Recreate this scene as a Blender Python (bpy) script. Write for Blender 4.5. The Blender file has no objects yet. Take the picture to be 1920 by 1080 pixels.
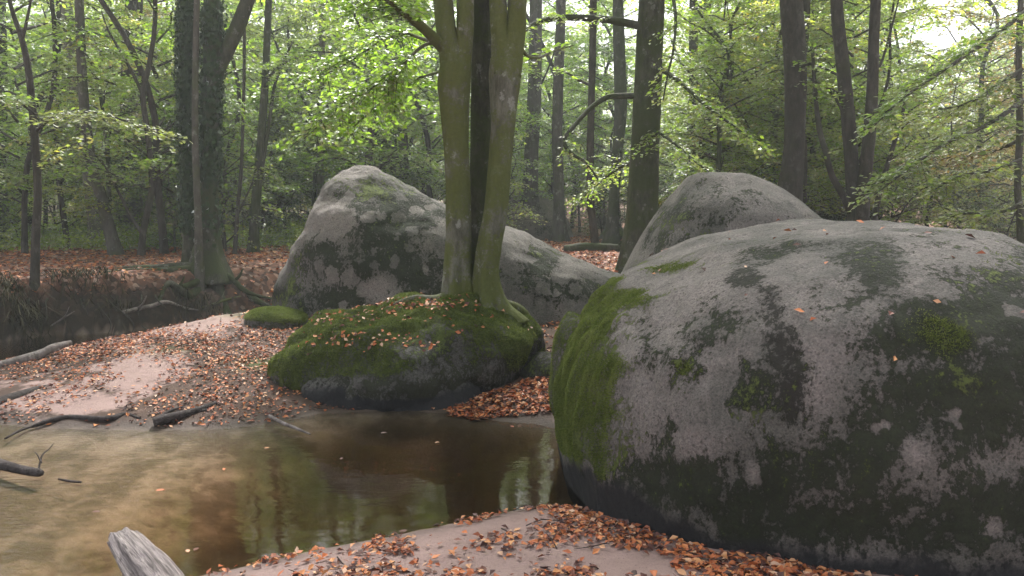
import bpy, math, random
import numpy as np
from mathutils import Vector, noise as mnoise
from mathutils.bvhtree import BVHTree

random.seed(7)
RNG = np.random.default_rng(11)
sc = bpy.context.scene
COL = sc.collection
R = math.radians

# ------------------------------------------------------------------ camera
F = 1500.0                      # focal length in pixels of the 1920 px wide photo
CAM_H = 1.7
PITCH = math.atan(140.0 / F)
cam_d = bpy.data.cameras.new('camera')
cam_d.sensor_width = 36.0
cam_d.lens = 36.0 * F / 1920.0
cam_d.clip_start = 0.05
cam_d.clip_end = 2000.0
cam = bpy.data.objects.new('camera', cam_d)
COL.objects.link(cam)
cam.location = (0, 0, CAM_H)
cam.rotation_euler = (math.pi / 2 - PITCH, 0, 0)
sc.camera = cam

# ------------------------------------------------------------------ sky, sun, exposure
SUN_EL, SUN_AZ = 54.0, 2.0     # azimuth from +Y (ahead) towards +X (right)
world = bpy.data.worlds.new('World')
sc.world = world
world.use_nodes = True
wn = world.node_tree
bgn = wn.nodes['Background']
sky = wn.nodes.new('ShaderNodeTexSky')
sky.sky_type = 'NISHITA'
sky.sun_disc = False
sky.sun_elevation = R(SUN_EL)
sky.sun_rotation = R(SUN_AZ)
sky.air_density = 1.0
sky.dust_density = 4.0
sky.ozone_density = 1.0
hs = wn.nodes.new('ShaderNodeHueSaturation')
hs.inputs['Saturation'].default_value = 0.22      # thin cloud cover: almost white sky
wn.links.new(sky.outputs['Color'], hs.inputs['Color'])
wn.links.new(hs.outputs['Color'], bgn.inputs['Color'])
bgn.inputs['Strength'].default_value = 0.15
sun_d = bpy.data.lights.new('sun', 'SUN')
sun_d.energy = 5.0
sun_d.angle = R(10)
sun_d.color = (1.0, 0.965, 0.92)
sun = bpy.data.objects.new('sun', sun_d)
COL.objects.link(sun)
sdir = Vector((math.sin(R(SUN_AZ)) * math.cos(R(SUN_EL)), math.cos(R(SUN_AZ)) * math.cos(R(SUN_EL)), math.sin(R(SUN_EL))))
sun.rotation_euler = sdir.to_track_quat('Z', 'Y').to_euler()
sun.location = (10, 20, 30)
sc.view_settings.view_transform = 'Standard'
sc.view_settings.look = 'None'
sc.view_settings.gamma = 1.0
sc.view_settings.use_curve_mapping = False
sc.view_settings.exposure = 1.25
sc.cycles.use_denoising = True
sc.cycles.max_bounces = 10
sc.cycles.diffuse_bounces = 7
sc.cycles.glossy_bounces = 3
sc.cycles.transmission_bounces = 5
sc.cycles.transparent_max_bounces = 12
sc.cycles.volume_bounces = 0
sc.cycles.caustics_reflective = False
sc.cycles.caustics_refractive = False
sc.cycles.sample_clamp_indirect = 6.0

# ------------------------------------------------------------------ pixel helpers
CP, SP = math.cos(PITCH), math.sin(PITCH)

def ray(px, py):
    dx = (px - 960.0) / F
    dz = (540.0 - py) / F
    return np.array([dx, CP + dz * SP, -SP + dz * CP])

def AT(px, py, Y):
    d = ray(px, py)
    p = d * (Y / d[1])
    return np.array([p[0], Y, CAM_H + p[2]])

def G(px, py, z=0.0):
    d = ray(px, py)
    t = (z - CAM_H) / d[2]
    return np.array([d[0] * t, d[1] * t, z])

def PROJ(P):
    P = np.asarray(P, float)
    x, y, z = P[..., 0], P[..., 1], P[..., 2] - CAM_H
    d = y * CP - z * SP
    u = y * SP + z * CP
    d = np.where(d < 0.05, 0.05, d)
    return 960 + F * x / d, 540 - F * u / d

# ------------------------------------------------------------------ numpy noise
_perm = RNG.permutation(4096)
_val = RNG.random(4096)

def vnoise2(x, y, seed=0):
    xi = np.floor(x).astype(int); yi = np.floor(y).astype(int)
    xf = x - xi; yf = y - yi
    u = xf * xf * (3 - 2 * xf); v = yf * yf * (3 - 2 * yf)
    def h(a, b):
        return _val[_perm[(_perm[(a + seed * 131) & 4095] + b) & 4095]]
    return (h(xi, yi) * (1 - u) + h(xi + 1, yi) * u) * (1 - v) + (h(xi, yi + 1) * (1 - u) + h(xi + 1, yi + 1) * u) * v

def fbm2(x, y, oct=4, seed=0):
    s = np.zeros_like(np.asarray(x, float)); a = 0.5; f = 1.0
    for i in range(oct):
        s = s + a * vnoise2(x * f, y * f, seed + i); a *= 0.5; f *= 2.03
    return s / (1 - 0.5 ** oct)

def sstep(a, b, x):
    t = np.clip((x - a) / (b - a), 0, 1)
    return t * t * (3 - 2 * t)

# ------------------------------------------------------------------ mesh helpers
def mesh_np(name, V, faces_list, smooth=False, attrs=None):
    """faces_list: list of int arrays (n,k)"""
    me = bpy.data.meshes.new(name)
    V = np.asarray(V, np.float32)
    me.vertices.add(len(V))
    me.vertices.foreach_set('co', V.ravel())
    loops = np.concatenate([f.ravel() for f in faces_list]).astype(np.int32)
    counts = np.concatenate([np.full(len(f), f.shape[1], np.int32) for f in faces_list])
    starts = np.concatenate([[0], np.cumsum(counts)[:-1]]).astype(np.int32)
    me.loops.add(len(loops))
    me.loops.foreach_set('vertex_index', loops)
    me.polygons.add(len(counts))
    me.polygons.foreach_set('loop_start', starts)
    me.polygons.foreach_set('loop_total', counts)
    me.polygons.foreach_set('use_smooth', np.full(len(counts), smooth, bool))
    if attrs:
        for k, v in attrs.items():
            a = me.attributes.new(k, 'FLOAT', 'POINT')
            a.data.foreach_set('value', np.asarray(v, np.float32))
    me.update(calc_edges=True)
    me.validate()
    return me

def obj(name, me, mats, parent=None, loc=None):
    o = bpy.data.objects.new(name, me)
    COL.objects.link(o)
    if me is not None and not me.materials:
        for m in (mats if isinstance(mats, (list, tuple)) else [mats]):
            me.materials.append(m)
    if parent is not None:
        o.parent = parent
    if loc is not None:
        o.location = loc
    return o

def tag(o, label=None, cat=None, group=None, kind=None):
    if label: o['label'] = label
    if cat: o['category'] = cat
    if group: o['group'] = group
    if kind: o['kind'] = kind
    return o

def thing(name, loc, label, cat, group=None):
    o = bpy.data.objects.new(name, None)
    o.empty_display_size = 0.2
    COL.objects.link(o)
    o.location = loc
    return tag(o, label, cat, group)

def catmull(P, sub):
    P = np.asarray(P, float)
    n = len(P)
    if n < 3:
        t = np.linspace(0, 1, sub + 1)[:, None]
        return P[0] * (1 - t) + P[-1] * t
    Q = np.vstack([2 * P[0] - P[1], P, 2 * P[-1] - P[-2]])
    out = []
    for i in range(n - 1):
        p0, p1, p2, p3 = Q[i:i + 4]
        for k in range(sub):
            t = k / sub
            out.append(0.5 * ((2 * p1) + (-p0 + p2) * t + (2 * p0 - 5 * p1 + 4 * p2 - p3) * t * t + (-p0 + 3 * p1 - 3 * p2 + p3) * t ** 3))
    out.append(P[-1])
    return np.array(out)

def tube(path, radii, sides=12, sub=6, lump=0.0, seed=0, flare=0.0, origin=(0, 0, 0)):
    """tapered bark tube; returns V, [quads, caps]"""
    C = catmull(np.column_stack([np.asarray(path, float), np.asarray(radii, float)]), sub)
    P, r = C[:, :3], np.maximum(C[:, 3], 0.001)
    T = np.gradient(P, axis=0)
    T /= np.linalg.norm(T, axis=1)[:, None] + 1e-9
    ref = np.array([1.0, 0, 0]) if abs(T[0][0]) < 0.8 else np.array([0, 1.0, 0])
    N = np.zeros_like(P); B = np.zeros_like(P)
    for i in range(len(P)):
        n = ref - T[i] * ref.dot(T[i]); n /= np.linalg.norm(n) + 1e-9
        N[i] = n; B[i] = np.cross(T[i], n); ref = n
    L = np.concatenate([[0], np.cumsum(np.linalg.norm(np.diff(P, axis=0), axis=1))])
    th = np.linspace(0, 2 * math.pi, sides, endpoint=False)
    LL, TH = np.meshgrid(L, th, indexing='ij')
    RR = np.repeat(r[:, None], sides, 1)
    if lump:
        RR = RR * (1 + lump * (fbm2(np.cos(TH) * 1.3 + 7 + seed, LL * 1.6 + np.sin(TH) * 1.3 + seed * 3, 3, seed) - 0.5) * 2)
    if flare:
        fl = np.exp(-LL / (r[0] * 2.2)) * flare
        RR = RR * (1 + fl * (0.45 + 0.55 * np.cos(TH * 5 + seed)) )
    V = P[:, None, :] + RR[..., None] * (np.cos(TH)[..., None] * N[:, None, :] + np.sin(TH)[..., None] * B[:, None, :])
    V = V.reshape(-1, 3) - np.asarray(origin, float)
    m, s = len(P), sides
    i = np.arange(m - 1)[:, None] * s; j = np.arange(s)[None, :]; jn = (j + 1) % s
    Q = np.stack([i + j, i + jn, i + s + jn, i + s + j], -1).reshape(-1, 4)
    cap = np.arange(s)[::-1][None, :]
    cap2 = ((m - 1) * s + np.arange(s))[None, :]
    return V, [Q, cap, cap2]

def merge(parts):
    """parts: list of (V, faces_list)"""
    Vs, byk, off = [], {}, 0
    for V, fl in parts:
        Vs.append(V)
        for f in fl:
            byk.setdefault(f.shape[1], []).append(f + off)
        off += len(V)
    return np.vstack(Vs), [np.vstack(v) for v in byk.values()]

def leaf_geo(c, u, nrm, length, width, fold=0.15):
    """rhombic leaves folded along the midrib: c base centres (n,3), u directions, nrm normals"""
    n = len(c)
    u = u / (np.linalg.norm(u, axis=1)[:, None] + 1e-9)
    nrm = nrm - u * np.sum(u * nrm, 1)[:, None]
    nrm = nrm / (np.linalg.norm(nrm, axis=1)[:, None] + 1e-9)
    w = np.cross(nrm, u)
    length = np.broadcast_to(length, (n,))[:, None]; width = np.broadcast_to(width, (n,))[:, None]
    lift = nrm * width * fold
    base = c - u * length * 0.5
    tip = c + u * length * 0.5
    le = c - u * length * 0.04 + w * width * 0.5 + lift
    ri = c - u * length * 0.04 - w * width * 0.5 + lift
    V = np.stack([base, ri, tip, le], 1).reshape(-1, 3)
    k = np.arange(n)[:, None] * 4
    T = np.vstack([k + np.array([[0, 1, 2]]), k + np.array([[0, 2, 3]])])
    return V, [T]

# ------------------------------------------------------------------ materials
def new_mat(name):
    m = bpy.data.materials.new(name)
    m.use_nodes = True
    nt = m.node_tree
    nt.nodes.clear()
    return m, nt

class NT:
    """tiny node helper"""
    def __init__(self, nt): self.nt = nt
    def n(self, typ, **kw):
        nd = self.nt.nodes.new(typ)
        for k, v in kw.items(): setattr(nd, k, v)
        return nd
    def put(self, sock, v):
        if hasattr(v, 'node'): self.nt.links.new(v, sock)
        else:
            if isinstance(v, tuple) and len(v) == 3 and sock.type == 'RGBA': v = v + (1,)
            sock.default_value = v
    def noise(self, vec, scale, detail=4, rough=0.55, dist=0.0):
        nd = self.n('ShaderNodeTexNoise')
        self.put(nd.inputs['Vector'], vec)
        nd.inputs['Scale'].default_value = scale; nd.inputs['Detail'].default_value = detail
        nd.inputs['Roughness'].default_value = rough; nd.inputs['Distortion'].default_value = dist
        return nd.outputs['Fac']
    def vor(self, vec, scale, feature='F1', out='Distance'):
        nd = self.n('ShaderNodeTexVoronoi', feature=feature)
        self.put(nd.inputs['Vector'], vec); nd.inputs['Scale'].default_value = scale
        return nd.outputs[out]
    def mix(self, f, a, b, mode='MIX'):
        nd = self.n('ShaderNodeMix', data_type='RGBA', blend_type=mode)
        self.put(nd.inputs[0], f); self.put(nd.inputs[6], a); self.put(nd.inputs[7], b)
        return nd.outputs[2]
    def math(self, op, a, b=0.0, c=0.0):
        nd = self.n('ShaderNodeMath', operation=op)
        for i, v in enumerate((a, b, c)): self.put(nd.inputs[i], v)
        return nd.outputs[0]
    def step(self, x, a, b):
        nd = self.n('ShaderNodeMapRange', interpolation_type='SMOOTHSTEP')
        self.put(nd.inputs[0], x); nd.inputs[1].default_value = a; nd.inputs[2].default_value = b
        return nd.outputs[0]
    def ramp(self, f, stops):
        nd = self.n('ShaderNodeValToRGB')
        self.put(nd.inputs[0], f)
        el = nd.color_ramp.elements
        while len(el) < len(stops): el.new(0.5)
        for e, (p, c) in zip(el, stops): e.position = p; e.color = tuple(c) + (1,)
        return nd.outputs[0]
    def attr(self, name):
        return self.n('ShaderNodeAttribute', attribute_name=name).outputs['Fac']
    def coord(self, which='Object'):
        return self.n('ShaderNodeTexCoord').outputs[which]
    def map(self, vec, scale=(1, 1, 1), loc=(0, 0, 0)):
        nd = self.n('ShaderNodeMapping')
        self.put(nd.inputs['Vector'], vec); nd.inputs['Scale'].default_value = scale; nd.inputs['Location'].default_value = loc
        return nd.outputs[0]
    def bump(self, h, strength, dist):
        nd = self.n('ShaderNodeBump')
        self.put(nd.inputs['Height'], h); nd.inputs['Strength'].default_value = strength; nd.inputs['Distance'].default_value = dist
        return nd.outputs[0]
    def principled(self, col, rough=0.8, bump=None, spec=0.3):
        b = self.n('ShaderNodeBsdfPrincipled')
        self.put(b.inputs['Base Color'], col); self.put(b.inputs['Roughness'], rough)
        self.put(b.inputs['Specular IOR Level'], spec)
        if bump is not None: self.put(b.inputs['Normal'], bump)
        return b.outputs[0]
    def out(self, surf=None, vol=None):
        o = self.n('ShaderNodeOutputMaterial')
        if surf is not None: self.nt.links.new(surf, o.inputs['Surface'])
        if vol is not None: self.nt.links.new(vol, o.inputs['Volume'])

def mat_leaf(name, stops, trans, transmix=0.5, objshift=0.35, rough=0.5):
    """leaf colour varies per leaf (island) and per tree; thin leaf lets light through"""
    m, nt = new_mat(name); k = NT(nt)
    isl = k.n('ShaderNodeNewGeometry').outputs['Random Per Island']
    orr = k.n('ShaderNodeObjectInfo').outputs['Random']
    pos = k.coord('Object')
    cl = k.noise(pos, 0.55, 2)
    f = k.math('ADD', k.math('MULTIPLY', isl, 0.5), k.math('MULTIPLY', orr, objshift))
    f = k.math('ADD', f, k.math('MULTIPLY', k.math('SUBTRACT', cl, 0.5), 0.9))
    col = k.ramp(f, stops)
    d = k.n('ShaderNodeBsdfDiffuse'); k.put(d.inputs[0], col)
    t = k.n('ShaderNodeBsdfTranslucent')
    k.put(t.inputs[0], k.mix(1.0, col, trans, 'MULTIPLY'))
    mx = k.n('ShaderNodeMixShader'); mx.inputs[0].default_value = transmix
    nt.links.new(d.outputs[0], mx.inputs[1]); nt.links.new(t.outputs[0], mx.inputs[2])
    g = k.n('ShaderNodeBsdfGlossy'); g.inputs['Roughness'].default_value = rough; g.inputs[0].default_value = (1, 1, 1, 1)
    fr = k.n('ShaderNodeFresnel'); fr.inputs[0].default_value = 1.35
    m2 = k.n('ShaderNodeMixShader')
    k.put(m2.inputs[0], k.math('MULTIPLY', fr.outputs[0], 0.6))
    nt.links.new(mx.outputs[0], m2.inputs[1]); nt.links.new(g.outputs[0], m2.inputs[2])
    k.out(m2.outputs[0])
    return m

M = {}
M['leaf_green'] = mat_leaf('leaf_green', [(0.0, (0.075, 0.13, 0.034)), (0.35, (0.115, 0.175, 0.045)), (0.7, (0.165, 0.21, 0.055)), (0.92, (0.29, 0.25, 0.06)), (1.0, (0.34, 0.23, 0.06))], (3.5, 3.2, 1.8), 0.68)
M['leaf_bright'] = mat_leaf('leaf_bright', [(0.0, (0.08, 0.15, 0.03)), (0.45, (0.125, 0.21, 0.042)), (0.8, (0.185, 0.25, 0.05)), (0.97, (0.34, 0.27, 0.05)), (1.0, (0.40, 0.22, 0.05))], (3.5, 3.2, 1.5), 0.66, 0.2)
M['leaf_dark'] = mat_leaf('leaf_dark', [(0.0, (0.028, 0.058, 0.022)), (0.5, (0.05, 0.09, 0.03)), (1.0, (0.09, 0.13, 0.04))], (2.2, 2.4, 1.6), 0.35, 0.4, 0.35)
M['leaf_autumn'] = mat_leaf('leaf_autumn', [(0.0, (0.12, 0.16, 0.03)), (0.4, (0.25, 0.20, 0.05)), (0.75, (0.36, 0.21, 0.06)), (1.0, (0.36, 0.15, 0.05))], (2.2, 2.0, 1.5), 0.5, 0.2)
M['ivy'] = mat_leaf('ivy', [(0.0, (0.02, 0.04, 0.015)), (0.6, (0.045, 0.075, 0.025)), (1.0, (0.08, 0.12, 0.04))], (1.5, 1.6, 1.2), 0.15, 0.1, 0.3)

def mat_litter():
    m, nt = new_mat('dry_leaf'); k = NT(nt)
    isl = k.n('ShaderNodeNewGeometry').outputs['Random Per Island']
    orr = k.n('ShaderNodeObjectInfo').outputs['Random']
    f = k.math('FRACT', k.math('ADD', isl, orr))
    col = k.ramp(f, [(0.0, (0.06, 0.03, 0.03)), (0.3, (0.17, 0.065, 0.045)), (0.45, (0.38, 0.11, 0.045)), (0.7, (0.52, 0.175, 0.065)), (0.88, (0.55, 0.27, 0.12)), (1.0, (0.66, 0.45, 0.34))])
    nz = k.noise(k.coord('Object'), 45, 3)
    col = k.mix(0.35, col, k.mix(nz, (0.3, 0.22, 0.2), (1.5, 1.4, 1.3)), 'MULTIPLY')
    k.out(k.principled(col, 0.55, None, 0.35))
    return m
M['litter'] = mat_litter()

def mat_bark(name, base, dark, moss, moss_amt, lichen=(0.36, 0.37, 0.34), lich_amt=0.3, vscale=0.35):
    m, nt = new_mat(name); k = NT(nt)
    o = k.coord('Object')
    v = k.map(o, (1, 1, vscale))
    n1 = k.noise(v, 13, 8, 0.72)
    n2 = k.noise(o, 2.2, 4, 0.6)
    n3 = k.noise(k.map(o, (1, 1, 0.8), (3, 7, 1)), 6.5, 5, 0.7)
    n4 = k.noise(k.map(o, (1, 1, 1.3), (13, 2, 5)), 32, 6, 0.78)
    col = k.mix(k.step(n1, 0.3, 0.7), dark, base)
    col = k.mix(k.math('MULTIPLY', k.step(n3, 0.58, 0.62), lich_amt), col, lichen)
    mm = k.math('MULTIPLY', k.step(k.math('ADD', n2, k.math('MULTIPLY', k.math('SUBTRACT', n4, 0.5), 0.6)), 0.62 - 0.3 * moss_amt, 0.74 - 0.3 * moss_amt), min(1.0, moss_amt * 1.2))
    mcol = k.mix(n4, tuple(c * 0.5 for c in moss), tuple(c * 1.5 for c in moss))
    col = k.mix(mm, col, mcol)
    b = k.bump(k.math('ADD', n1, k.math('MULTIPLY', n4, 0.5)), 0.9, 0.03)
    k.out(k.principled(col, 0.85, b, 0.2))
    return m
M['bark_moss'] = mat_bark('mossy_beech_bark', (0.19, 0.185, 0.15), (0.07, 0.068, 0.05), (0.095, 0.11, 0.026), 0.72, (0.40, 0.40, 0.37), 0.5)
M['bark_shade'] = mat_bark('shaded_mossy_bark', (0.085, 0.085, 0.06), (0.025, 0.025, 0.018), (0.042, 0.055, 0.016), 0.7, (0.3, 0.3, 0.28), 0.35)  # shaded copy of the mossy bark: shade put into the colour
M['bark_grey'] = mat_bark('grey_beech_bark', (0.12, 0.11, 0.095), (0.05, 0.045, 0.038), (0.06, 0.075, 0.025), 0.45, (0.32, 0.31, 0.29), 0.5)
M['bark_dark'] = mat_bark('dark_bark', (0.075, 0.065, 0.055), (0.028, 0.024, 0.02), (0.045, 0.055, 0.02), 0.3, (0.22, 0.22, 0.2), 0.2)
M['bark_pale'] = mat_bark('pale_bark', (0.24, 0.22, 0.20), (0.12, 0.105, 0.09), (0.08, 0.09, 0.03), 0.2, (0.4, 0.39, 0.37), 0.4)
M['wood_wet'] = mat_bark('wet_dead_wood', (0.085, 0.07, 0.068), (0.028, 0.022, 0.022), (0.05, 0.05, 0.03), 0.1, (0.2, 0.18, 0.17), 0.25)
M['wood_grey'] = mat_bark('weathered_dead_wood', (0.30, 0.26, 0.25), (0.11, 0.09, 0.085), (0.2, 0.17, 0.15), 0.1, (0.45, 0.41, 0.4), 0.5, 0.12)

def mat_rock(name, granite=(0.13, 0.124, 0.114), pale=(0.29, 0.255, 0.245), green=(0.12, 0.15, 0.04), darkc=(0.012, 0.0165, 0.007), black=(0.020, 0.017, 0.015)):
    m, nt = new_mat(name); k = NT(nt)
    o = k.coord('Object')
    big = k.noise(o, 1.7, 5, 0.62, 0.3)
    mid = k.noise(k.map(o, (1, 1, 0.62), (5, 1, 9)), 6.5, 10, 0.74, 0.5)
    fine = k.noise(k.map(o, (1, 1, 0.8), (2, 8, 3)), 34, 7, 0.75)
    grain = k.vor(o, 150, 'F1', 'Color')
    grainv = k.n('ShaderNodeSeparateColor'); k.put(grainv.inputs[0], grain)
    g = grainv.outputs[0]
    # granite
    col = k.mix(k.step(mid, 0.3, 0.72), granite, pale)
    col = k.mix(k.step(big, 0.42, 0.62), col, k.mix(mid, (0.075, 0.076, 0.066), (0.18, 0.168, 0.158)))
    col = k.mix(k.math('MULTIPLY', k.attr('m_light'), 0.75), col, k.mix(mid, tuple(c * 0.75 for c in pale), tuple(min(1, c * 1.3) for c in pale)))
    col = k.mix(0.55, col, k.mix(g, (0.45, 0.45, 0.45), (1.4, 1.36, 1.33)), 'MULTIPLY')
    col = k.mix(0.5, col, k.mix(fine, (0.4, 0.4, 0.4), (1.5, 1.5, 1.5)), 'MULTIPLY')
    spk = k.vor(k.map(o, (1, 1, 1), (1, 2, 3)), 42, 'F1')
    col = k.mix(k.math('MULTIPLY', k.step(k.math('ADD', spk, k.math('MULTIPLY', k.math('SUBTRACT', fine, 0.5), 1.2)), 0.30, 0.12), 0.6), col, (0.05, 0.052, 0.045))
    # dark patchy lichen and thin moss
    t = k.math('ADD', k.math('MULTIPLY', k.math('SUBTRACT', mid, 0.5), 2.6), k.math('MULTIPLY', k.math('SUBTRACT', fine, 0.5), 2.3))
    t = k.math('ADD', t, k.math('MULTIPLY', k.math('SUBTRACT', big, 0.5), 1.3))
    fd = k.step(k.math('ADD', k.math('MULTIPLY', k.attr('m_dark'), 1.1), t), 0.36, 0.62)
    dcol = k.mix(k.step(k.math('ADD', k.math('MULTIPLY', mid, 0.6), k.math('MULTIPLY', fine, 0.8)), 0.5, 0.95), tuple(c * 0.55 for c in darkc), tuple(c * 2.4 for c in darkc))
    dcol = k.mix(k.attr('m_black'), dcol, black)
    dist = k.n('ShaderNodeVectorMath', operation='ADD')
    k.put(dist.inputs[0], o)
    nv = k.n('ShaderNodeTexNoise'); k.put(nv.inputs['Vector'], o); nv.inputs['Scale'].default_value = 14; nv.inputs['Detail'].default_value = 4
    sv = k.n('ShaderNodeVectorMath', operation='SCALE'); k.put(sv.inputs[0], nv.outputs['Color']); sv.inputs['Scale'].default_value = 0.14
    k.put(dist.inputs[1], sv.outputs[0])
    ros = k.n('ShaderNodeTexVoronoi'); k.put(ros.inputs['Vector'], dist.outputs[0]); ros.inputs['Scale'].default_value = 5.0
    rc = k.n('ShaderNodeSeparateColor'); k.put(rc.inputs[0], ros.outputs['Color'])
    rad = k.math('MULTIPLY', k.math('MULTIPLY', rc.outputs[0], k.attr('m_spot')), 0.62)
    sp = k.step(k.math('SUBTRACT', rad, k.math('ADD', ros.outputs['Distance'], k.math('MULTIPLY', k.math('SUBTRACT', fine, 0.5), 0.35))), -0.03, 0.03)
    fd = k.math('MULTIPLY', fd, k.math('SUBTRACT', 1.0, k.math('MULTIPLY', sp, 0.9)))
    col = k.mix(k.math('MULTIPLY', fd, 0.93), col, dcol)
    # green moss cushions
    fm = k.step(k.math('ADD', k.attr('m_moss'), k.math('MULTIPLY', t, 0.85)), 0.38, 0.62)
    tuft = k.noise(k.map(o, (1, 1, 0.45)), 60, 5, 0.75)
    mcol = k.mix(k.step(k.math('ADD', k.math('MULTIPLY', fine, 0.7), k.math('MULTIPLY', mid, 0.5)), 0.42, 0.8), tuple(c * 0.4 for c in green), tuple(c * 1.45 for c in green))
    col = k.mix(fm, col, mcol)
    # permanently damp waterline band
    col = k.mix(k.step(k.math('ADD', k.attr('m_wet'), k.math('MULTIPLY', t, 0.35)), 0.25, 0.8), col, k.mix(mid, (0.012, 0.012, 0.014), (0.040, 0.039, 0.044)))
    h = k.math('ADD', k.math('MULTIPLY', fine, 1.1), k.math('MULTIPLY', g, 0.15))
    h = k.math('ADD', h, k.math('MULTIPLY', fd, 0.35))
    h = k.math('ADD', h, k.math('MULTIPLY', fm, k.math('ADD', 0.4, k.math('MULTIPLY', tuft, 2.2))))
    b = k.bump(h, 0.9, 0.03)
    rough = k.math('SUBTRACT', 0.92, k.math('MULTIPLY', k.attr('m_wet'), 0.18))
    k.out(k.principled(col, rough, b, 0.3))
    return m
M['rock'] = mat_rock('lichened_granite')
M['rock_mound'] = mat_rock('mossy_wet_granite', (0.11, 0.105, 0.10), (0.2, 0.19, 0.18), (0.10, 0.125, 0.032), (0.030, 0.034, 0.018))

def mat_ground():
    m, nt = new_mat('sand_and_humus'); k = NT(nt)
    o = k.coord('Object')
    big = k.noise(o, 0.9, 4, 0.6); mid = k.noise(o, 5, 5, 0.65); fine = k.noise(o, 60, 4, 0.7); grit = k.noise(o, 320, 2, 0.6)
    sand = k.mix(mid, (0.21, 0.145, 0.132), (0.41, 0.29, 0.268))
    sand = k.mix(0.4, sand, k.mix(fine, (0.5, 0.47, 0.46), (1.4, 1.4, 1.4)), 'MULTIPLY')
    sand = k.mix(0.35, sand, k.mix(grit, (0.5, 0.5, 0.5), (1.5, 1.5, 1.5)), 'MULTIPLY')
    sand = k.mix(k.math('MULTIPLY', k.step(k.noise(o, 110, 3, 0.7), 0.60, 0.68), 0.75), sand, (0.07, 0.045, 0.04))
    humus = k.mix(mid, (0.045, 0.03, 0.024), (0.12, 0.075, 0.058))
    # far leaf carpet: cells of leaf size
    cell = k.n('ShaderNodeTexVoronoi'); k.put(cell.inputs['Vector'], k.map(o, (1, 1.0, 1))); cell.inputs['Scale'].default_value = 15
    sepc = k.n('ShaderNodeSeparateColor'); k.put(sepc.inputs[0], cell.outputs['Color'])
    carpet = k.ramp(sepc.outputs[0], [(0.0, (0.05, 0.028, 0.024)), (0.4, (0.15, 0.072, 0.052)), (0.75, (0.27, 0.13, 0.09)), (1.0, (0.42, 0.29, 0.24))])
    humus = k.mix(k.math('MULTIPLY', k.attr('m_carpet'), k.step(mid, 0.25, 0.5)), humus, carpet)
    f = k.step(k.math('ADD', k.attr('m_sand'), k.math('MULTIPLY', k.math('SUBTRACT', mid, 0.5), 0.9)), 0.4, 0.62)
    col = k.mix(f, humus, sand)
    # green algae film patches and the bare bank
    col = k.mix(k.math('MULTIPLY', k.attr('m_bank'), 0.9), col, k.mix(mid, (0.012, 0.010, 0.008), (0.04, 0.034, 0.026)))
    col = k.mix(k.math('MULTIPLY', k.attr('m_green'), k.step(mid, 0.35, 0.6)), col, k.mix(fine, (0.03, 0.045, 0.012), (0.09, 0.12, 0.03)))
    # stream bed: ochre silt with brown leaf drifts
    bed = k.mix(k.step(k.math('ADD', big, k.math('MULTIPLY', k.math('SUBTRACT', mid, 0.5), 0.5)), 0.40, 0.62), (0.14, 0.108, 0.075), (0.36, 0.29, 0.235))
    bed = k.mix(0.4, bed, k.mix(fine, (0.5, 0.5, 0.5), (1.4, 1.4, 1.4)), 'MULTIPLY')
    bed = k.mix(k.attr('m_deep'), bed, k.mix(mid, (0.045, 0.032, 0.018), (0.12, 0.09, 0.045)))
    col = k.mix(k.attr('m_bed'), col, bed)
    wet = k.attr('m_wetsand')
    col = k.mix(k.math('MULTIPLY', wet, 0.6), col, k.mix(1.0, col, (0.35, 0.33, 0.33), 'MULTIPLY'))
    b = k.bump(k.math('ADD', k.math('MULTIPLY', mid, 1.2), k.math('ADD', fine, k.math('MULTIPLY', grit, 0.3))), 0.6, 0.02)
    k.out(k.principled(col, k.math('SUBTRACT', 0.92, k.math('MULTIPLY', wet, 0.5)), b, 0.25))
    return m
M['ground'] = mat_ground()

def mat_water():
    m, nt = new_mat('stream_water'); k = NT(nt)
    o = k.coord('Object')
    n1 = k.noise(k.map(o, (1.2, 2.2, 1)), 2.2, 3, 0.5, 0.4)
    rip = k.noise(k.map(o, (1.0, 2.4, 1), (4, 2, 0)), 11, 3, 0.55, 0.5)
    # ripples where the stream runs over the shallows, still in the pool
    h = k.math('ADD', k.math('MULTIPLY', n1, 0.25), k.math('MULTIPLY', rip, k.attr('m_flow')))
    b = k.bump(h, 0.24, 0.05)
    t = k.n('ShaderNodeBsdfTransparent'); t.inputs[0].default_value = (0.97, 0.96, 0.93, 1)
    g = k.n('ShaderNodeBsdfGlossy'); g.inputs['Roughness'].default_value = 0.05; k.put(g.inputs['Normal'], b)
    fr = k.n('ShaderNodeFresnel'); fr.inputs[0].default_value = 1.34; k.put(fr.inputs['Normal'], b)
    mx = k.n('ShaderNodeMixShader'); k.put(mx.inputs[0], fr.outputs[0])
    nt.links.new(t.outputs[0], mx.inputs[1]); nt.links.new(g.outputs[0], mx.inputs[2])
    ab = k.n('ShaderNodeVolumeAbsorption'); ab.inputs['Color'].default_value = (0.64, 0.45, 0.22, 1); ab.inputs['Density'].default_value = 2.0
    k.out(mx.outputs[0], ab.outputs[0])
    return m
M['water'] = mat_water()

# ------------------------------------------------------------------ terrain
POOL = np.array([G(*p)[:2] for p in [(-900, 730), (-300, 772), (0, 796), (100, 804), (290, 807), (430, 804), (520, 792), (600, 775), (750, 770),
                 (880, 778), (930, 790), (1000, 795), (1060, 810), (1130, 850), (1150, 930), (1090, 957), (1065, 952), (980, 954), (880, 974),
                 (740, 1004), (600, 1030), (430, 1069), (330, 1092), (200, 1190), (0, 1500), (-400, 2600), (-2600, 2600), (-5000, 1500)]])

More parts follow.
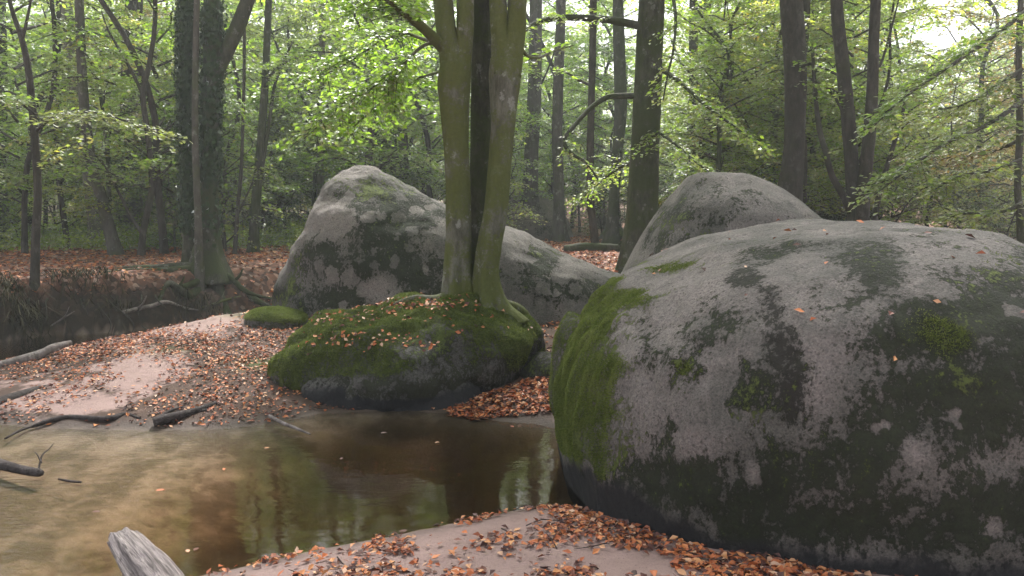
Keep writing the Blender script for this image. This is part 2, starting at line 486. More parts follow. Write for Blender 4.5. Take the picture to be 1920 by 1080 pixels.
def sd_poly(x, y, poly):
    """positive outside"""
    d = np.full(x.shape, 1e9); inside = np.zeros(x.shape, bool)
    n = len(poly)
    for i in range(n):
        ax, ay = poly[i]; bx, by = poly[(i + 1) % n]
        ex, ey = bx - ax, by - ay
        t = np.clip(((x - ax) * ex + (y - ay) * ey) / (ex * ex + ey * ey + 1e-12), 0, 1)
        d = np.minimum(d, (x - ax - t * ex) ** 2 + (y - ay - t * ey) ** 2)
        c = ((ay <= y) & (by > y)) | ((by <= y) & (ay > y))
        xi = ax + (y - ay) / (by - ay + 1e-12) * ex
        inside ^= c & (x < xi)
    d = np.sqrt(d)
    return np.where(inside, -d, d)

CREEK = np.array([(-30, 8.2), (-14, 9.2), (-9, 9.5), (-6.6, 9.95), (-5.2, 10.9), (-4.3, 12.0), (-3.5, 13.3), (-2.9, 15.5), (-3.5, 19), (-7, 24)])

def sd_line(x, y, line):
    best = np.full(x.shape, 1e9); sg = np.ones(x.shape)
    for (ax, ay), (bx, by) in zip(line[:-1], line[1:]):
        ex, ey = bx - ax, by - ay
        t = np.clip(((x - ax) * ex + (y - ay) * ey) / (ex * ex + ey * ey), 0, 1)
        dx, dy = x - ax - t * ex, y - ay - t * ey
        d = dx * dx + dy * dy
        s = np.sign(ex * dy - ey * dx)
        m = d < best
        best = np.where(m, d, best); sg = np.where(m, s, sg)
    return np.sqrt(best) * sg

def terrain(x, y):
    x = np.asarray(x, float); y = np.asarray(y, float)
    dp = sd_poly(x, y, POOL)
    dc = sd_line(x, y, CREEK) + 0.9 * (fbm2(x * 1.1, y * 1.1, 4, 5) - 0.5) + 0.25 * (fbm2(x * 5, y * 5, 3, 15) - 0.5)
    nb = fbm2(x * 0.8 + 3, y * 0.8, 4, 2) - 0.5
    nf = fbm2(x * 4, y * 4, 3, 9) - 0.5
    front = sstep(5.6, 4.6, y)                       # the sand spit by the camera
    land = np.where(dp > 0, 0.50 * (1 - np.exp(-np.maximum(dp, 0) / 2.6)) + 0.02 * sstep(0, .3, dp), 0)
    land = land * (1 - front) + front * (0.16 * (1 - np.exp(-np.maximum(dp, 0) / 0.55)))
    land = land + sstep(0.1, 1.2, dp) * (0.10 * nb + 0.035 * nf)
    land = land * (1 - 0.62 * sstep(-3.4, -6.2, x) * sstep(12.5, 10.5, y))
    far = sstep(10.5, 17, y)
    land = land + far * 0.32 + np.maximum(y - 17, 0) * 0.012 + np.maximum(y - 40, 0) * 0.03
    terr = 0.80 + 0.12 * nb + 0.05 * nf + np.maximum(y - 13, 0) * 0.012 + np.maximum(y - 40, 0) * 0.03 + np.maximum(-x - 12, 0) * 0.02
    cf = 1 - sstep(12.2, 14.5, y)                    # the side creek peters out
    near = sstep(0.55, 1.75, -dc)
    bank = 0.45 * sstep(0.55, 0.8, dc) + 0.55 * sstep(0.72, 1.3, dc)
    bed_c = -0.22
    left = np.where(dc < 0, bed_c + (land - bed_c) * near, bed_c + (terr - bed_c) * bank)
    nocreek = land * (1 - sstep(-0.8, 0.8, dc)) + terr * sstep(-0.8, 0.8, dc)
    h = left * cf + nocreek * (1 - cf)
    pool = -0.42 * (1 - np.exp(np.minimum(dp, 0) / 0.75)) + 0.03 * nb + 0.02 * nf
    shallow = sstep(-1.2, -2.6, x - 0.25 * (y - 5))      # left part runs shallow over sand
    pool = pool * (1 - 0.74 * shallow)
    h = np.where(dp < 0, np.minimum(pool, -0.004 + 0 * x), h)
    return h, dp, dc, cf, shallow

def graded(a, b, c, d, step, grow=1.12):
    inner = list(np.arange(b, c, step))
    lo, s, v = [], step, b
    while v > a:
        s *= grow; v -= s; lo.append(v)
    hi, s, v = [], step, inner[-1]
    while v < d:
        s *= grow; v += s; hi.append(v)
    return np.array(lo[::-1] + inner + hi)

gx = graded(-260, -7.5, 4.5, 260, 0.05)
gy = graded(-60, 2.6, 14.5, 420, 0.05)
XX, YY = np.meshgrid(gx, gy, indexing='ij')
HH, DP, DC, CF, SHAL = terrain(XX, YY)
gpx, gpy = PROJ(np.stack([XX, YY, HH], -1))
nS = fbm2(XX * 0.9 + 5, YY * 0.9 + 1, 4, 21)
nS2 = fbm2(XX * 3.1 + 5, YY * 3.1 + 1, 3, 23)

def blob(px, py, cx, cy, rx, ry, hard=1.0):
    return np.exp(-hard * (((px - cx) / rx) ** 2 + ((py - cy) / ry) ** 2))

sand = np.zeros_like(XX)
onbar = (DP > 0) & (DC < 0)
sand = np.where(onbar, 0.26 + 0.7 * (nS2 - 0.5), 0.0)
sand += onbar * 0.6 * np.maximum.reduce([blob(gpx, gpy, 370, 612, 110, 28), blob(gpx, gpy, 270, 690, 90, 45), blob(gpx, gpy, 140, 750, 120, 35), blob(gpx, gpy, 240, 715, 80, 30)])
sand -= onbar * 0.5 * np.maximum.reduce([blob(gpx, gpy, 440, 705, 60, 26), blob(gpx, gpy, 650, 600, 120, 40), blob(gpx, gpy, 1050, 590, 120, 60)])
sand = np.where(YY < 5.6, 0.95, sand)
sand *= 1 - sstep(10.8, 12.2, YY)
sand = np.where(XX > 0.6, sand * (1 - sstep(5.5, 6.5, YY)), sand)
bankm = CF * sstep(-0.2, 0.3, DC) * (1 - sstep(0.95, 1.25, DC)) * sstep(0.02, 0.1, HH + 0.1)
bankm = np.maximum(bankm, CF * sstep(0.62, 0.3, np.abs(DC)))
bed = sstep(0.02, -0.03, HH)
deep = sstep(0.35, 0.9, 1 - SHAL) * sstep(0.0, -0.12, HH) * bed
wets = sstep(0.07, 0.01, HH) * (1 - bed) + bed * 0.0
green = np.maximum.reduce([blob(gpx, gpy, 470, 585, 70, 12), blob(gpx, gpy, 300, 655, 60, 9) * 0.7, blob(gpx, gpy, 500, 682, 60, 12)]) * onbar
green = np.maximum(green, sstep(17.5, 19, YY + 2 * (nS - 0.5)) * sstep(-3, -5, XX) * 0.8)
carpet = sstep(10, 13, YY) + (DC > 0.8) * 1.0
I = np.arange(len(gx) - 1)[:, None] * len(gy); J = np.arange(len(gy) - 1)[None, :]
GQ = np.stack([I + J, I + len(gy) + J, I + len(gy) + J + 1, I + J + 1], -1).reshape(-1, 4)
gme = mesh_np('ground', np.stack([XX, YY, HH], -1).reshape(-1, 3), [GQ], True,
              dict(m_sand=sand.ravel(), m_bank=bankm.ravel(), m_bed=bed.ravel(), m_deep=deep.ravel(), m_wetsand=wets.ravel(), m_green=green.ravel(), m_carpet=np.clip(carpet, 0, 1).ravel()))
ground = tag(obj('ground', gme, M['ground']), kind='structure')

def gz(x, y):
    return float(terrain(np.array([float(x)]), np.array([float(y)]))[0][0])

# water body: a closed slab whose underside lies below the bed
def water_body(name, x0, x1, y0, y1, zb):
    xs = np.arange(x0, x1 + 0.01, 0.25); ys = np.arange(y0, y1 + 0.01, 0.25)
    nx, ny = len(xs), len(ys)
    X, Y = np.meshgrid(xs, ys, indexing='ij')
    top = np.stack([X, Y, np.zeros_like(X)], -1).reshape(-1, 3)
    bot = top.copy(); bot[:, 2] = zb
    V = np.vstack([top, bot]); n = nx * ny
    i = np.arange(nx - 1)[:, None] * ny; j = np.arange(ny - 1)[None, :]
    q = np.stack([i + j, i + ny + j, i + ny + j + 1, i + j + 1], -1).reshape(-1, 4)
    edge = [a * ny for a in range(nx)] + [(nx - 1) * ny + b for b in range(1, ny)] + [a * ny + ny - 1 for a in range(nx - 2, -1, -1)] + [b for b in range(ny - 2, 0, -1)]
    e = np.array(edge); en = np.roll(e, -1)
    side = np.stack([e, e + n, en + n, en], -1)
    flow = np.tile(sstep(-1.6, -3.0, (X - 0.3 * (Y - 5))).ravel(), 2) * (0.6 + 0.8 * fbm2(V[:, 0] * 1.5, V[:, 1] * 1.5, 3, 3))
    me = mesh_np(name, V, [np.vstack([q, q[:, ::-1] + n, side])], True, dict(m_flow=flow))
    return me
tag(obj('stream_water', water_body('stream_water', -22, 1.2, -8, 16, -0.9), M['water']), kind='structure')

# ------------------------------------------------------------------ boulders
ROCKS = []      # (V, tris) for litter placement

def rock(name, Yc, rows, mat, sides=200, sub=12, expo=2.3, lumps=((0.9, 0.05), (3.0, 0.018), (10.0, 0.005)), seed=0, masks=None, label='', cat='boulder', shear=0.0, group=None, ribs=None):
    """rows: (py, px_left, px_right, depth_front, depth_back) read at depth Yc, top first"""
    rr = []
    for (py, pl, pr, df, db) in rows:
        a, b = AT(pl, py, Yc), AT(pr, py, Yc)
        rr.append((a[2], a[0], b[0], df, db))
    C = catmull(np.array(rr), sub)
    th = np.linspace(0, 2 * math.pi, sides, endpoint=False)
    c, s = np.cos(th), np.sin(th)
    e = 2.0 / expo
    cc = np.sign(c) * np.abs(c) ** e; ss = np.sign(s) * np.abs(s) ** e
    z, xl, xr, df, db = C.T
    cx, a = (xl + xr) / 2, np.maximum((xr - xl) / 2, 0.01)
    df = np.maximum(df, 0.01); db = np.maximum(db, 0.01)
    X = cx[:, None] + a[:, None] * cc[None, :]
    Yv = Yc + np.where(ss < 0, df[:, None], db[:, None]) * ss[None, :] + shear * (z[:, None])
    Z = np.repeat(z[:, None], sides, 1)
    P = np.stack([X, Yv, Z], -1)
    m = len(C)
    # normals for displacement
    du = np.roll(P, -1, 1) - np.roll(P, 1, 1)
    dv = np.gradient(P, axis=0)
    N = np.cross(dv, du); N /= np.linalg.norm(N, axis=2)[..., None] + 1e-9
    N = np.where((np.sum(N * (P - P.mean((0, 1))), 2) < 0)[..., None], -N, N)
    flat = P.reshape(-1, 3); Nf = N.reshape(-1, 3).copy()
    Nf[:sides] = (0, 0, 1)
    D = np.zeros(len(flat))
    for fr, am in lumps:
        D += am * np.array([mnoise.noise(Vector((p[0] * fr + seed, p[1] * fr + seed * 2, p[2] * fr - seed))) for p in flat])
    if ribs is not None:
        D += ribs(flat)
    fade = np.ones(m * sides)
    flat = flat + Nf * (D * fade)[:, None]
    top = flat[:sides].mean(0)[None, :] + [[0, 0, 0.005]]
    V = np.vstack([flat, top])
    i = np.arange(m - 1)[:, None] * sides; j = np.arange(sides)[None, :]; jn = (j + 1) % sides
    Q = np.stack([i + j, i + sides + j, i + sides + jn, i + jn], -1).reshape(-1, 4)
    jj = np.arange(sides)
    T = np.stack([np.full(sides, m * sides), jj, (jj + 1) % sides], -1)
    base = np.array([(xl[-1] + xr[-1]) / 2, Yc, max(gz((xl[-1] + xr[-1]) / 2, Yc), 0)])
    px, py = PROJ(V)
    at = dict(m_moss=np.zeros(len(V)), m_dark=np.zeros(len(V)), m_light=np.zeros(len(V)), m_black=np.zeros(len(V)), m_wet=np.zeros(len(V)), m_spot=np.zeros(len(V)))
    Nv = np.vstack([Nf, [[0, 0, 1]]])
    if masks:
        at.update(masks(V, Nv, px, py))
    me = mesh_np(name, V - base, [Q, T], True, at)
    o = obj(name, me, mat, None, base)
    tag(o, label, cat, group)
    ROCKS.append((V, np.vstack([Q[:, [0, 1, 2]], Q[:, [0, 2, 3]], T]), name))
    return o

def blobs(px, py, lst):
    v = np.zeros_like(px)
    for (cx, cy, rx, ry, a) in lst:
        v = np.maximum(v, a * np.exp(-(((px - cx) / rx) ** 2 + ((py - cy) / ry) ** 2) ** 1.5)) if a > 0 else v + a * np.exp(-(((px - cx) / rx) ** 2 + ((py - cy) / ry) ** 2) ** 1.5)
    return v

# -- great boulder at the right
def big_masks(V, N, px, py):
    left = sstep(1235, 1120, px) * sstep(1.5, 1.2, V[:, 2])
    moss = blobs(px, py, [(1100, 690, 80, 170, 0.72), (1170, 800, 50, 80, 0.5), (1075, 760, 60, 170, 0.7), (1285, 705, 30, 45, 0.42), (1160, 560, 90, 30, 0.55),
                          (1250, 500, 110, 22, 0.42), (1410, 750, 70, 50, 0.34), (1800, 680, 120, 100, 0.36), (1860, 500, 100, 60, 0.38), (1640, 480, 50, 26, 0.22), (1790, 450, 60, 24, 0.3), (1500, 890, 200, 60, 0.15)])
    moss = np.maximum(moss, left * 0.62)
    dark = blobs(px, py, [(1395, 520, 42, 26, 0.62), (1450, 570, 34, 44, 0.66), (1467, 650, 42, 60, 0.68), (1484, 735, 34, 70, 0.66), (1430, 480, 60, 22, 0.50), (1500, 462, 60, 16, 0.46), (1534, 540, 30, 34, 0.5), (1640, 500, 85, 60, 0.56), (1600, 580, 60, 50, 0.5),
                          (1830, 500, 120, 60, 0.5), (1760, 450, 60, 20, 0.42), (1770, 640, 200, 90, 0.78), (1780, 760, 240, 140, 0.86), (1910, 650, 130, 220, 0.85), (1640, 700, 60, 120, 0.58), (1410, 735, 75, 58, 0.60), (1290, 700, 36, 50, 0.46),
                          (1255, 815, 60, 60, 0.44), (1200, 905, 150, 60, 0.66), (1400, 905, 190, 80, 0.74), (1600, 900, 170, 90, 0.66), (1560, 990, 330, 80, 0.70), (1830, 960, 300, 110, 0.72), (1330, 610, 80, 60, 0.36), (1230, 640, 60, 80, 0.30), (1560, 600, 60, 90, 0.36), (1350, 870, 60, 40, 0.4),
                          (1300, 830, 50, 34, -0.2), (1545, 720, 44, 90, -0.12), (1718, 848, 16, 24, -1.2), (1413, 885, 10, 18, -1.0), (1410, 780, 30, 8, -0.5), (1860, 985, 26, 22, -0.8)])
    black = blobs(px, py, [(1450, 570, 50, 50, 0.9), (1467, 650, 50, 70, 0.95), (1490, 735, 40, 80, 0.95), (1395, 520, 50, 30, 0.6), (1620, 520, 60, 50, 0.3)])
    light = blobs(px, py, [(1220, 640, 120, 120, 0.7), (1330, 540, 170, 70, 0.6), (1240, 780, 70, 90, 0.6), (1545, 700, 36, 110, 0.5), (1718, 848, 20, 28, 1.0), (1300, 830, 60, 40, 0.7), (1413, 885, 10, 20, 0.9), (1860, 985, 24, 20, 0.8)])
    back = sstep(0.25, 0.6, N[:, 1])
    dark = np.where(back > 0.5, 0.4, dark)
    edge = 0.24 + 0.14 * np.array([mnoise.noise(Vector((v[0] * 1.3, v[1] * 1.3, 0))) + 0.5 * mnoise.noise(Vector((v[0] * 5, v[1] * 5, v[2] * 2))) for v in V])
    wet = sstep(edge + 0.14, edge - 0.12, V[:, 2])
    moss = moss * (1 - wet)
    return dict(m_moss=moss, m_dark=dark * (1 - 0.4 * wet), m_black=black, m_light=light, m_wet=wet, m_spot=0.42 * sstep(1560, 1640, px) * sstep(900, 820, py))

def big_ribs(P):
    # moss hangs in vertical ribs down the left flank
    px, py = PROJ(P)
    w = sstep(1.3, 0.7, P[:, 0]) * sstep(0.15, 0.4, P[:, 2]) * sstep(1.5, 1.1, P[:, 2])
    a = np.array([mnoise.noise(Vector((p[0] * 7, p[1] * 7, p[2] * 0.9))) for p in P])
    b = np.array([mnoise.noise(Vector((p[0] * 16, p[1] * 16, p[2] * 2.5))) for p in P])
    return w * (0.055 * np.abs(a) + 0.014 * b) - 0.010 * w

rock('great_boulder', 5.3, [
    (405, 1590, 1630, 0.16, 0.16), (407, 1552, 1660, 0.42, 0.4), (416, 1488, 1705, 0.75, 0.7), (430, 1415, 1752, 1.05, 0.9), (452, 1328, 1808, 1.32, 1.1), (485, 1255, 1872, 1.58, 1.25),
    (530, 1175, 1945, 1.82, 1.4), (580, 1118, 2008, 1.98, 1.5), (640, 1073, 2070, 2.08, 1.6), (710, 1050, 2125, 2.14, 1.65), (790, 1044, 2165, 2.15, 1.6), (870, 1052, 2185, 2.14, 1.5), (960, 1075, 2190, 2.10, 1.4), (1060, 1110, 2180, 2.0, 1.3)],
    M['rock'], 300, 12, 2.25, ((0.7, 0.08), (2.0, 0.04), (4.5, 0.016), (11.0, 0.007), (26.0, 0.004)), 3, big_masks,
    'great rounded granite boulder, mossy green down its left flank, standing in the pool', ribs=big_ribs)

def nub_masks(V, N, px, py):
    return dict(m_moss=np.full(len(V), 0.6), m_dark=np.full(len(V), 0.5), m_wet=sstep(0.16, 0.06, V[:, 2]))
rock('moss_covered_rock', 5.75, [(585, 1062, 1075, 0.05, 0.05), (605, 1048, 1110, 0.2, 0.2), (640, 1038, 1130, 0.3, 0.3), (690, 1030, 1150, 0.36, 0.36), (740, 1026, 1160, 0.38, 0.38), (780, 1036, 1170, 0.36, 0.36), (830, 1052, 1170, 0.33, 0.33), (900, 1060, 1170, 0.3, 0.3)],
     M['rock'], 80, 6, 2.2, ((1.5, 0.05), (5, 0.02), (16, 0.006)), 8, nub_masks, 'narrow dark green mossy rock tucked behind the great boulder by the pool')

# -- pointed boulder behind the tree
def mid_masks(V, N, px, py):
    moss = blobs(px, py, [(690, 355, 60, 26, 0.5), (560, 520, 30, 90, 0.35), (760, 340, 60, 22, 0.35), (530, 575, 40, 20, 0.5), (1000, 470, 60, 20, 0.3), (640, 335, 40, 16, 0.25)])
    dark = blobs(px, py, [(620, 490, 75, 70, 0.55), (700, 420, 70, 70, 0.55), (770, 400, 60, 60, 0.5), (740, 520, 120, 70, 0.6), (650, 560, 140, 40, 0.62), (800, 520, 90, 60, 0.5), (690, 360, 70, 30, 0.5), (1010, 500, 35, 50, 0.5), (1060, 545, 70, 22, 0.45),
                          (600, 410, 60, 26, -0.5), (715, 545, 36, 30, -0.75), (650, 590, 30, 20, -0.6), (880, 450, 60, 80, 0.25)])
    dark = dark + 0.15 * sstep(330, 400, py) * (dark > -0.1)  # lichen blotches, thickened to put shade into the front face
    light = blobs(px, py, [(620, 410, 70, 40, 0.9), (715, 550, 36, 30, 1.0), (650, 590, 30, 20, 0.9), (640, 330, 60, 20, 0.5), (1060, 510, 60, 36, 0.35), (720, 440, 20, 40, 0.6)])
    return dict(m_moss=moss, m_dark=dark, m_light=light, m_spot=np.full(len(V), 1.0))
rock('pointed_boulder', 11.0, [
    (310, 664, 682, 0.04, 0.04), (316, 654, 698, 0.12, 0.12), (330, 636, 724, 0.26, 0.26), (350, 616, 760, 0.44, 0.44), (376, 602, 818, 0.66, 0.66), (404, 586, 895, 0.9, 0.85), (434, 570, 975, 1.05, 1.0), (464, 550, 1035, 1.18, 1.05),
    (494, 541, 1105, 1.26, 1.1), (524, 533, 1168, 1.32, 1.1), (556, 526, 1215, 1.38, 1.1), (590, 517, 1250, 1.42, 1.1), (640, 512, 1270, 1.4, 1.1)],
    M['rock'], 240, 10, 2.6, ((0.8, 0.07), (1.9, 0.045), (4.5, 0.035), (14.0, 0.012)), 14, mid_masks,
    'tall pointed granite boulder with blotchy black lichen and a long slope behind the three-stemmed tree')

# -- smooth boulder behind the great one
def rear_masks(V, N, px, py):
    moss = blobs(px, py, [(1270, 420, 45, 26, 0.42), (1180, 500, 30, 40, 0.3), (1320, 440, 40, 20, 0.3)])
    dark = blobs(px, py, [(1290, 405, 70, 26, 0.4), (1380, 370, 70, 24, 0.25), (1250, 450, 60, 30, 0.32), (1420, 400, 80, 20, 0.2)]) + 0.12
    light = blobs(px, py, [(1190, 470, 26, 60, 0.55), (1340, 335, 70, 14, 0.35), (1230, 400, 20, 40, 0.3)])
    return dict(m_moss=moss, m_dark=dark, m_light=light)
rock('smooth_boulder', 8.8, [
    (324, 1318, 1350, 0.1, 0.08), (327, 1299, 1372, 0.28, 0.2), (334, 1286, 1402, 0.45, 0.34), (352, 1271, 1440, 0.62, 0.48), (376, 1252, 1472, 0.85, 0.65), (405, 1231, 1508, 1.0, 0.8), (440, 1208, 1550, 1.1, 0.9), (480, 1184, 1590, 1.2, 0.95),
    (530, 1156, 1630, 1.25, 1.0), (590, 1128, 1660, 1.25, 1.0), (680, 1110, 1680, 1.2, 1.0)],
    M['rock'], 180, 10, 2.4, ((0.8, 0.05), (2.4, 0.025), (8, 0.008)), 23, rear_masks,
    'smooth grey boulder with a rounded peak rising behind the great boulder')

# -- mossy mound the tree stands on
def mound_masks(V, N, px, py):
    up = sstep(0.12, 0.45, N[:, 2])
    moss = np.maximum(0.72 * up, blobs(px, py, [(560, 680, 60, 70, 0.7), (640, 660, 120, 60, 0.6), (980, 660, 60, 60, 0.4)]))
    moss = moss + blobs(px, py, [(830, 665, 110, 45, -0.45), (760, 720, 200, 26, -0.2)])
    dark = np.full(len(V), 0.45) + 0.2 * sstep(0.3, 0.0, N[:, 2])
    wet = sstep(0.16, 0.06, V[:, 2])
    return dict(m_moss=moss, m_dark=dark, m_black=0.4 * (1 - up), m_wet=wet)
rock('mossy_mound', 8.1, [
    (563, 780, 850, 0.1, 0.1), (567, 720, 905, 0.36, 0.3), (576, 655, 955, 0.62, 0.5), (592, 608, 985, 0.85, 0.7), (612, 578, 1000, 1.0, 0.85), (640, 552, 1008, 1.14, 0.95), (668, 535, 1004, 1.22, 1.0), (695, 524, 994, 1.22, 1.0), (715, 522, 984, 1.14, 1.0), (745, 530, 970, 1.05, 1.0), (800, 540, 960, 1.0, 1.0)],
    M['rock_mound'], 260, 10, 2.15, ((1.1, 0.16), (2.4, 0.12), (5.5, 0.05), (13, 0.02), (40, 0.005)), 31, mound_masks,
    'low humped rock under a green moss carpet, supporting the three-stemmed tree', 'rock')

def ledge_masks(V, N, px, py):
    up = sstep(0.55, 0.9, N[:, 2])
    return dict(m_moss=0.35 * up, m_dark=0.42 + 0.15 * up, m_black=np.full(len(V), 0.5), m_wet=sstep(0.30, 0.02, V[:, 2] + 0.05 * np.sin(V[:, 0] * 5)))
rock('waterline_ledge', 7.3, [
    (676, 700, 815, 0.06, 0.1), (681, 640, 855, 0.20, 0.2), (692, 600, 886, 0.34, 0.3), (710, 574, 907, 0.44, 0.4), (735, 562, 918, 0.50, 0.5), (762, 558, 922, 0.54, 0.5), (800, 556, 926, 0.57, 0.5), (860, 554, 928, 0.58, 0.5)],
    M['rock_mound'], 200, 8, 3.4, ((1.2, 0.08), (3.2, 0.05), (9, 0.018), (28, 0.005)), 44, ledge_masks,
    'dark bare wet rock ledge at the waterline below the mossy mound', 'rock')

def damp_masks(V, N, px, py):
    return dict(m_moss=0.42 * sstep(0.2, 0.7, N[:, 2]), m_dark=np.full(len(V), 0.62), m_black=np.full(len(V), 0.3))
rock('damp_rock', 7.7, [(664, 1010, 1030, 0.05, 0.05), (670, 985, 1050, 0.18, 0.15), (684, 970, 1075, 0.28, 0.22), (705, 962, 1090, 0.34, 0.28), (735, 962, 1095, 0.36, 0.3), (790, 970, 1095, 0.34, 0.3)],
     M['rock_mound'], 90, 6, 2.3, ((1.6, 0.06), (5, 0.025), (14, 0.008)), 51, damp_masks, 'small dark damp rock between the mossy mound and the great boulder', 'rock')
# footing rock at the left end of the mound and foot of the pointed boulder
def foot_masks(V, N, px, py):
    return dict(m_moss=0.75 * sstep(0.0, 0.5, N[:, 2]), m_dark=np.full(len(V), 0.4))
rock('moss_footing', 9.55, [(575, 500, 515, 0.05, 0.05), (580, 482, 535, 0.16, 0.2), (588, 468, 560, 0.26, 0.3), (600, 462, 575, 0.32, 0.35), (640, 462, 580, 0.3, 0.35)],
     M['rock_mound'], 80, 6, 2.2, ((1.6, 0.05), (5, 0.02), (14, 0.006)), 57, foot_masks, 'flat moss-covered rock at the left foot of the pointed boulder', 'rock')

def far_masks(V, N, px, py):
    return dict(m_light=np.full(len(V), 0.55), m_dark=np.full(len(V), 0.22))
rock('distant_boulder', 25.0, [(352, 985, 992, 0.1, 0.1), (357, 976, 1006, 0.4, 0.4), (368, 964, 1024, 0.8, 0.8), (386, 948, 1044, 1.2, 1.2), (410, 930, 1062, 1.5, 1.5), (450, 915, 1075, 1.6, 1.6)],
     M['rock'], 80, 6, 2.2, ((0.6, 0.15), (2, 0.06)), 63, far_masks, 'pale grey boulder far back among the trees, right of the three-stemmed tree')
rock('shaded_boulder', 24.0, [(425, 1145, 1155, 0.1, 0.1), (429, 1135, 1166, 0.3, 0.3), (438, 1126, 1176, 0.5, 0.5), (452, 1122, 1180, 0.55, 0.5), (480, 1120, 1182, 0.5, 0.5)],
     M['rock_mound'], 50, 5, 2.2, ((0.8, 0.08), (3, 0.03)), 66, foot_masks, 'little mossy boulder in the leaves beyond the fallen log')

# ------------------------------------------------------------------ raised moss on the rocks
def mat_moss():
    m, nt = new_mat('moss'); k = NT(nt)
    isl = k.n('ShaderNodeNewGeometry').outputs['Random Per Island']
    nz = k.noise(k.coord('Object'), 5.5, 4, 0.6)
    f = k.math('ADD', k.math('MULTIPLY', isl, 0.45), k.math('MULTIPLY', k.math('SUBTRACT', nz, 0.25), 1.0))
    col = k.ramp(f, [(0.0, (0.055, 0.075, 0.02)), (0.3, (0.12, 0.155, 0.04)), (0.65, (0.20, 0.24, 0.07)), (1.0, (0.27, 0.28, 0.11))])
    d = k.n('ShaderNodeBsdfDiffuse'); k.put(d.inputs[0], col)
    t = k.n('ShaderNodeBsdfTranslucent'); k.put(t.inputs[0], col)
    mx = k.n('ShaderNodeMixShader'); mx.inputs[0].default_value = 0.35
    nt.links.new(d.outputs[0], mx.inputs[1]); nt.links.new(t.outputs[0], mx.inputs[2])
    k.out(mx.outputs[0]); return m
M['moss'] = mat_moss()
def moss_fuzz(name, n, length, lo, seed, up_only=False):
    o = bpy.data.objects[name]; me = o.data
    q = np.random.default_rng(seed)
    V = np.empty(len(me.vertices) * 3, np.float32); me.vertices.foreach_get('co', V); V = V.reshape(-1, 3).astype(float)
    W = np.empty(len(me.vertices), np.float32); me.attributes['m_moss'].data.foreach_get('value', W)
    Nn = np.empty(len(me.vertices) * 3, np.float32); me.vertex_normals.foreach_get('vector', Nn); Nn = Nn.reshape(-1, 3).astype(float)
    me.calc_loop_triangles()
    T = np.empty(len(me.loop_triangles) * 3, np.int32); me.loop_triangles.foreach_get('vertices', T); T = T.reshape(-1, 3)
    ar = np.linalg.norm(np.cross(V[T[:, 1]] - V[T[:, 0]], V[T[:, 2]] - V[T[:, 0]]), axis=1)
    w = W[T].mean(1) + 1.0 * (fbm2(V[T[:, 0], 0] * 4 + V[T[:, 0], 1] * 3, V[T[:, 0], 2] * 4 + V[T[:, 0], 1], 4, seed) - 0.5)
    p = ar * sstep(lo, lo + 0.2, w)
    # only faces turned to the open side
    ctr = V[T].mean(1) + np.array(o.location)
    nm = Nn[T].mean(1)
    face = np.sum(nm * (np.array([0, 0, CAM_H]) - ctr), 1)
    p = p * (face > -0.6)
    f = q.choice(len(T), n, p=p / p.sum())
    b = q.dirichlet((1, 1, 1), n)
    c = np.sum(V[T[f]] * b[..., None], 1); nn = nm[f]; nn /= np.linalg.norm(nn, axis=1)[:, None] + 1e-9
    L = length * q.uniform(.5, 1.5, n)
    d = nn + q.normal(0, .55, (n, 3)) + np.array([0, 0, -.25])
    d /= np.linalg.norm(d, axis=1)[:, None]
    Vl, Fl = leaf_geo(c + d * (L * .35)[:, None], d, np.cross(d, q.normal(0, 1, (n, 3))), L, L * .30, .1)
    tag(obj('moss', mesh_np('moss', Vl, Fl), M['moss'], o), kind='stuff')
moss_fuzz('great_boulder', 130000, 0.011, 0.42, 1)
moss_fuzz('mossy_mound', 130000, 0.014, 0.36, 2)
moss_fuzz('moss_covered_rock', 20000, 0.012, 0.3, 3)
moss_fuzz('moss_footing', 16000, 0.015, 0.3, 4)

# ------------------------------------------------------------------ surfaces for placing things
_vs, _ts, _o = [], [], 0
for V, T, nm in ROCKS:
    _vs.append(V); _ts.append(T + _o); _o += len(V)
ROCK_BVH = BVHTree.FromPolygons([tuple(v) for v in np.vstack(_vs)], [tuple(t) for t in np.vstack(_ts)])

def drop(x, y):
    """highest surface at x, y: point, normal, on_rock"""
    g = gz(x, y)
    hit = ROCK_BVH.ray_cast(Vector((x, y, 8)), Vector((0, 0, -1)))
    if hit[0] is not None and hit[0].z > g:
        n = hit[1]
        return hit[0].z, (n if n.z > 0 else -n), True
    return g, Vector((0, 0, 1)), False

# ------------------------------------------------------------------ trees of the foreground and middle distance
def pix_path(pts, Y, snap=True, dy=0.0):
    """pixel path (px,py,r_px[,depth]) -> world points and radii in metres; the first point is set into the ground"""
    P, Rr = [], []
    for q in pts:
        y = q[3] if len(q) > 3 else Y
        p = AT(q[0], q[1], y + dy)
        P.append(p); Rr.append(q[2] * y / F)
    if snap:
        z = drop(P[0][0], P[0][1])[0] - 0.25
        P[0][2] = z
    return np.array(P), np.array(Rr)

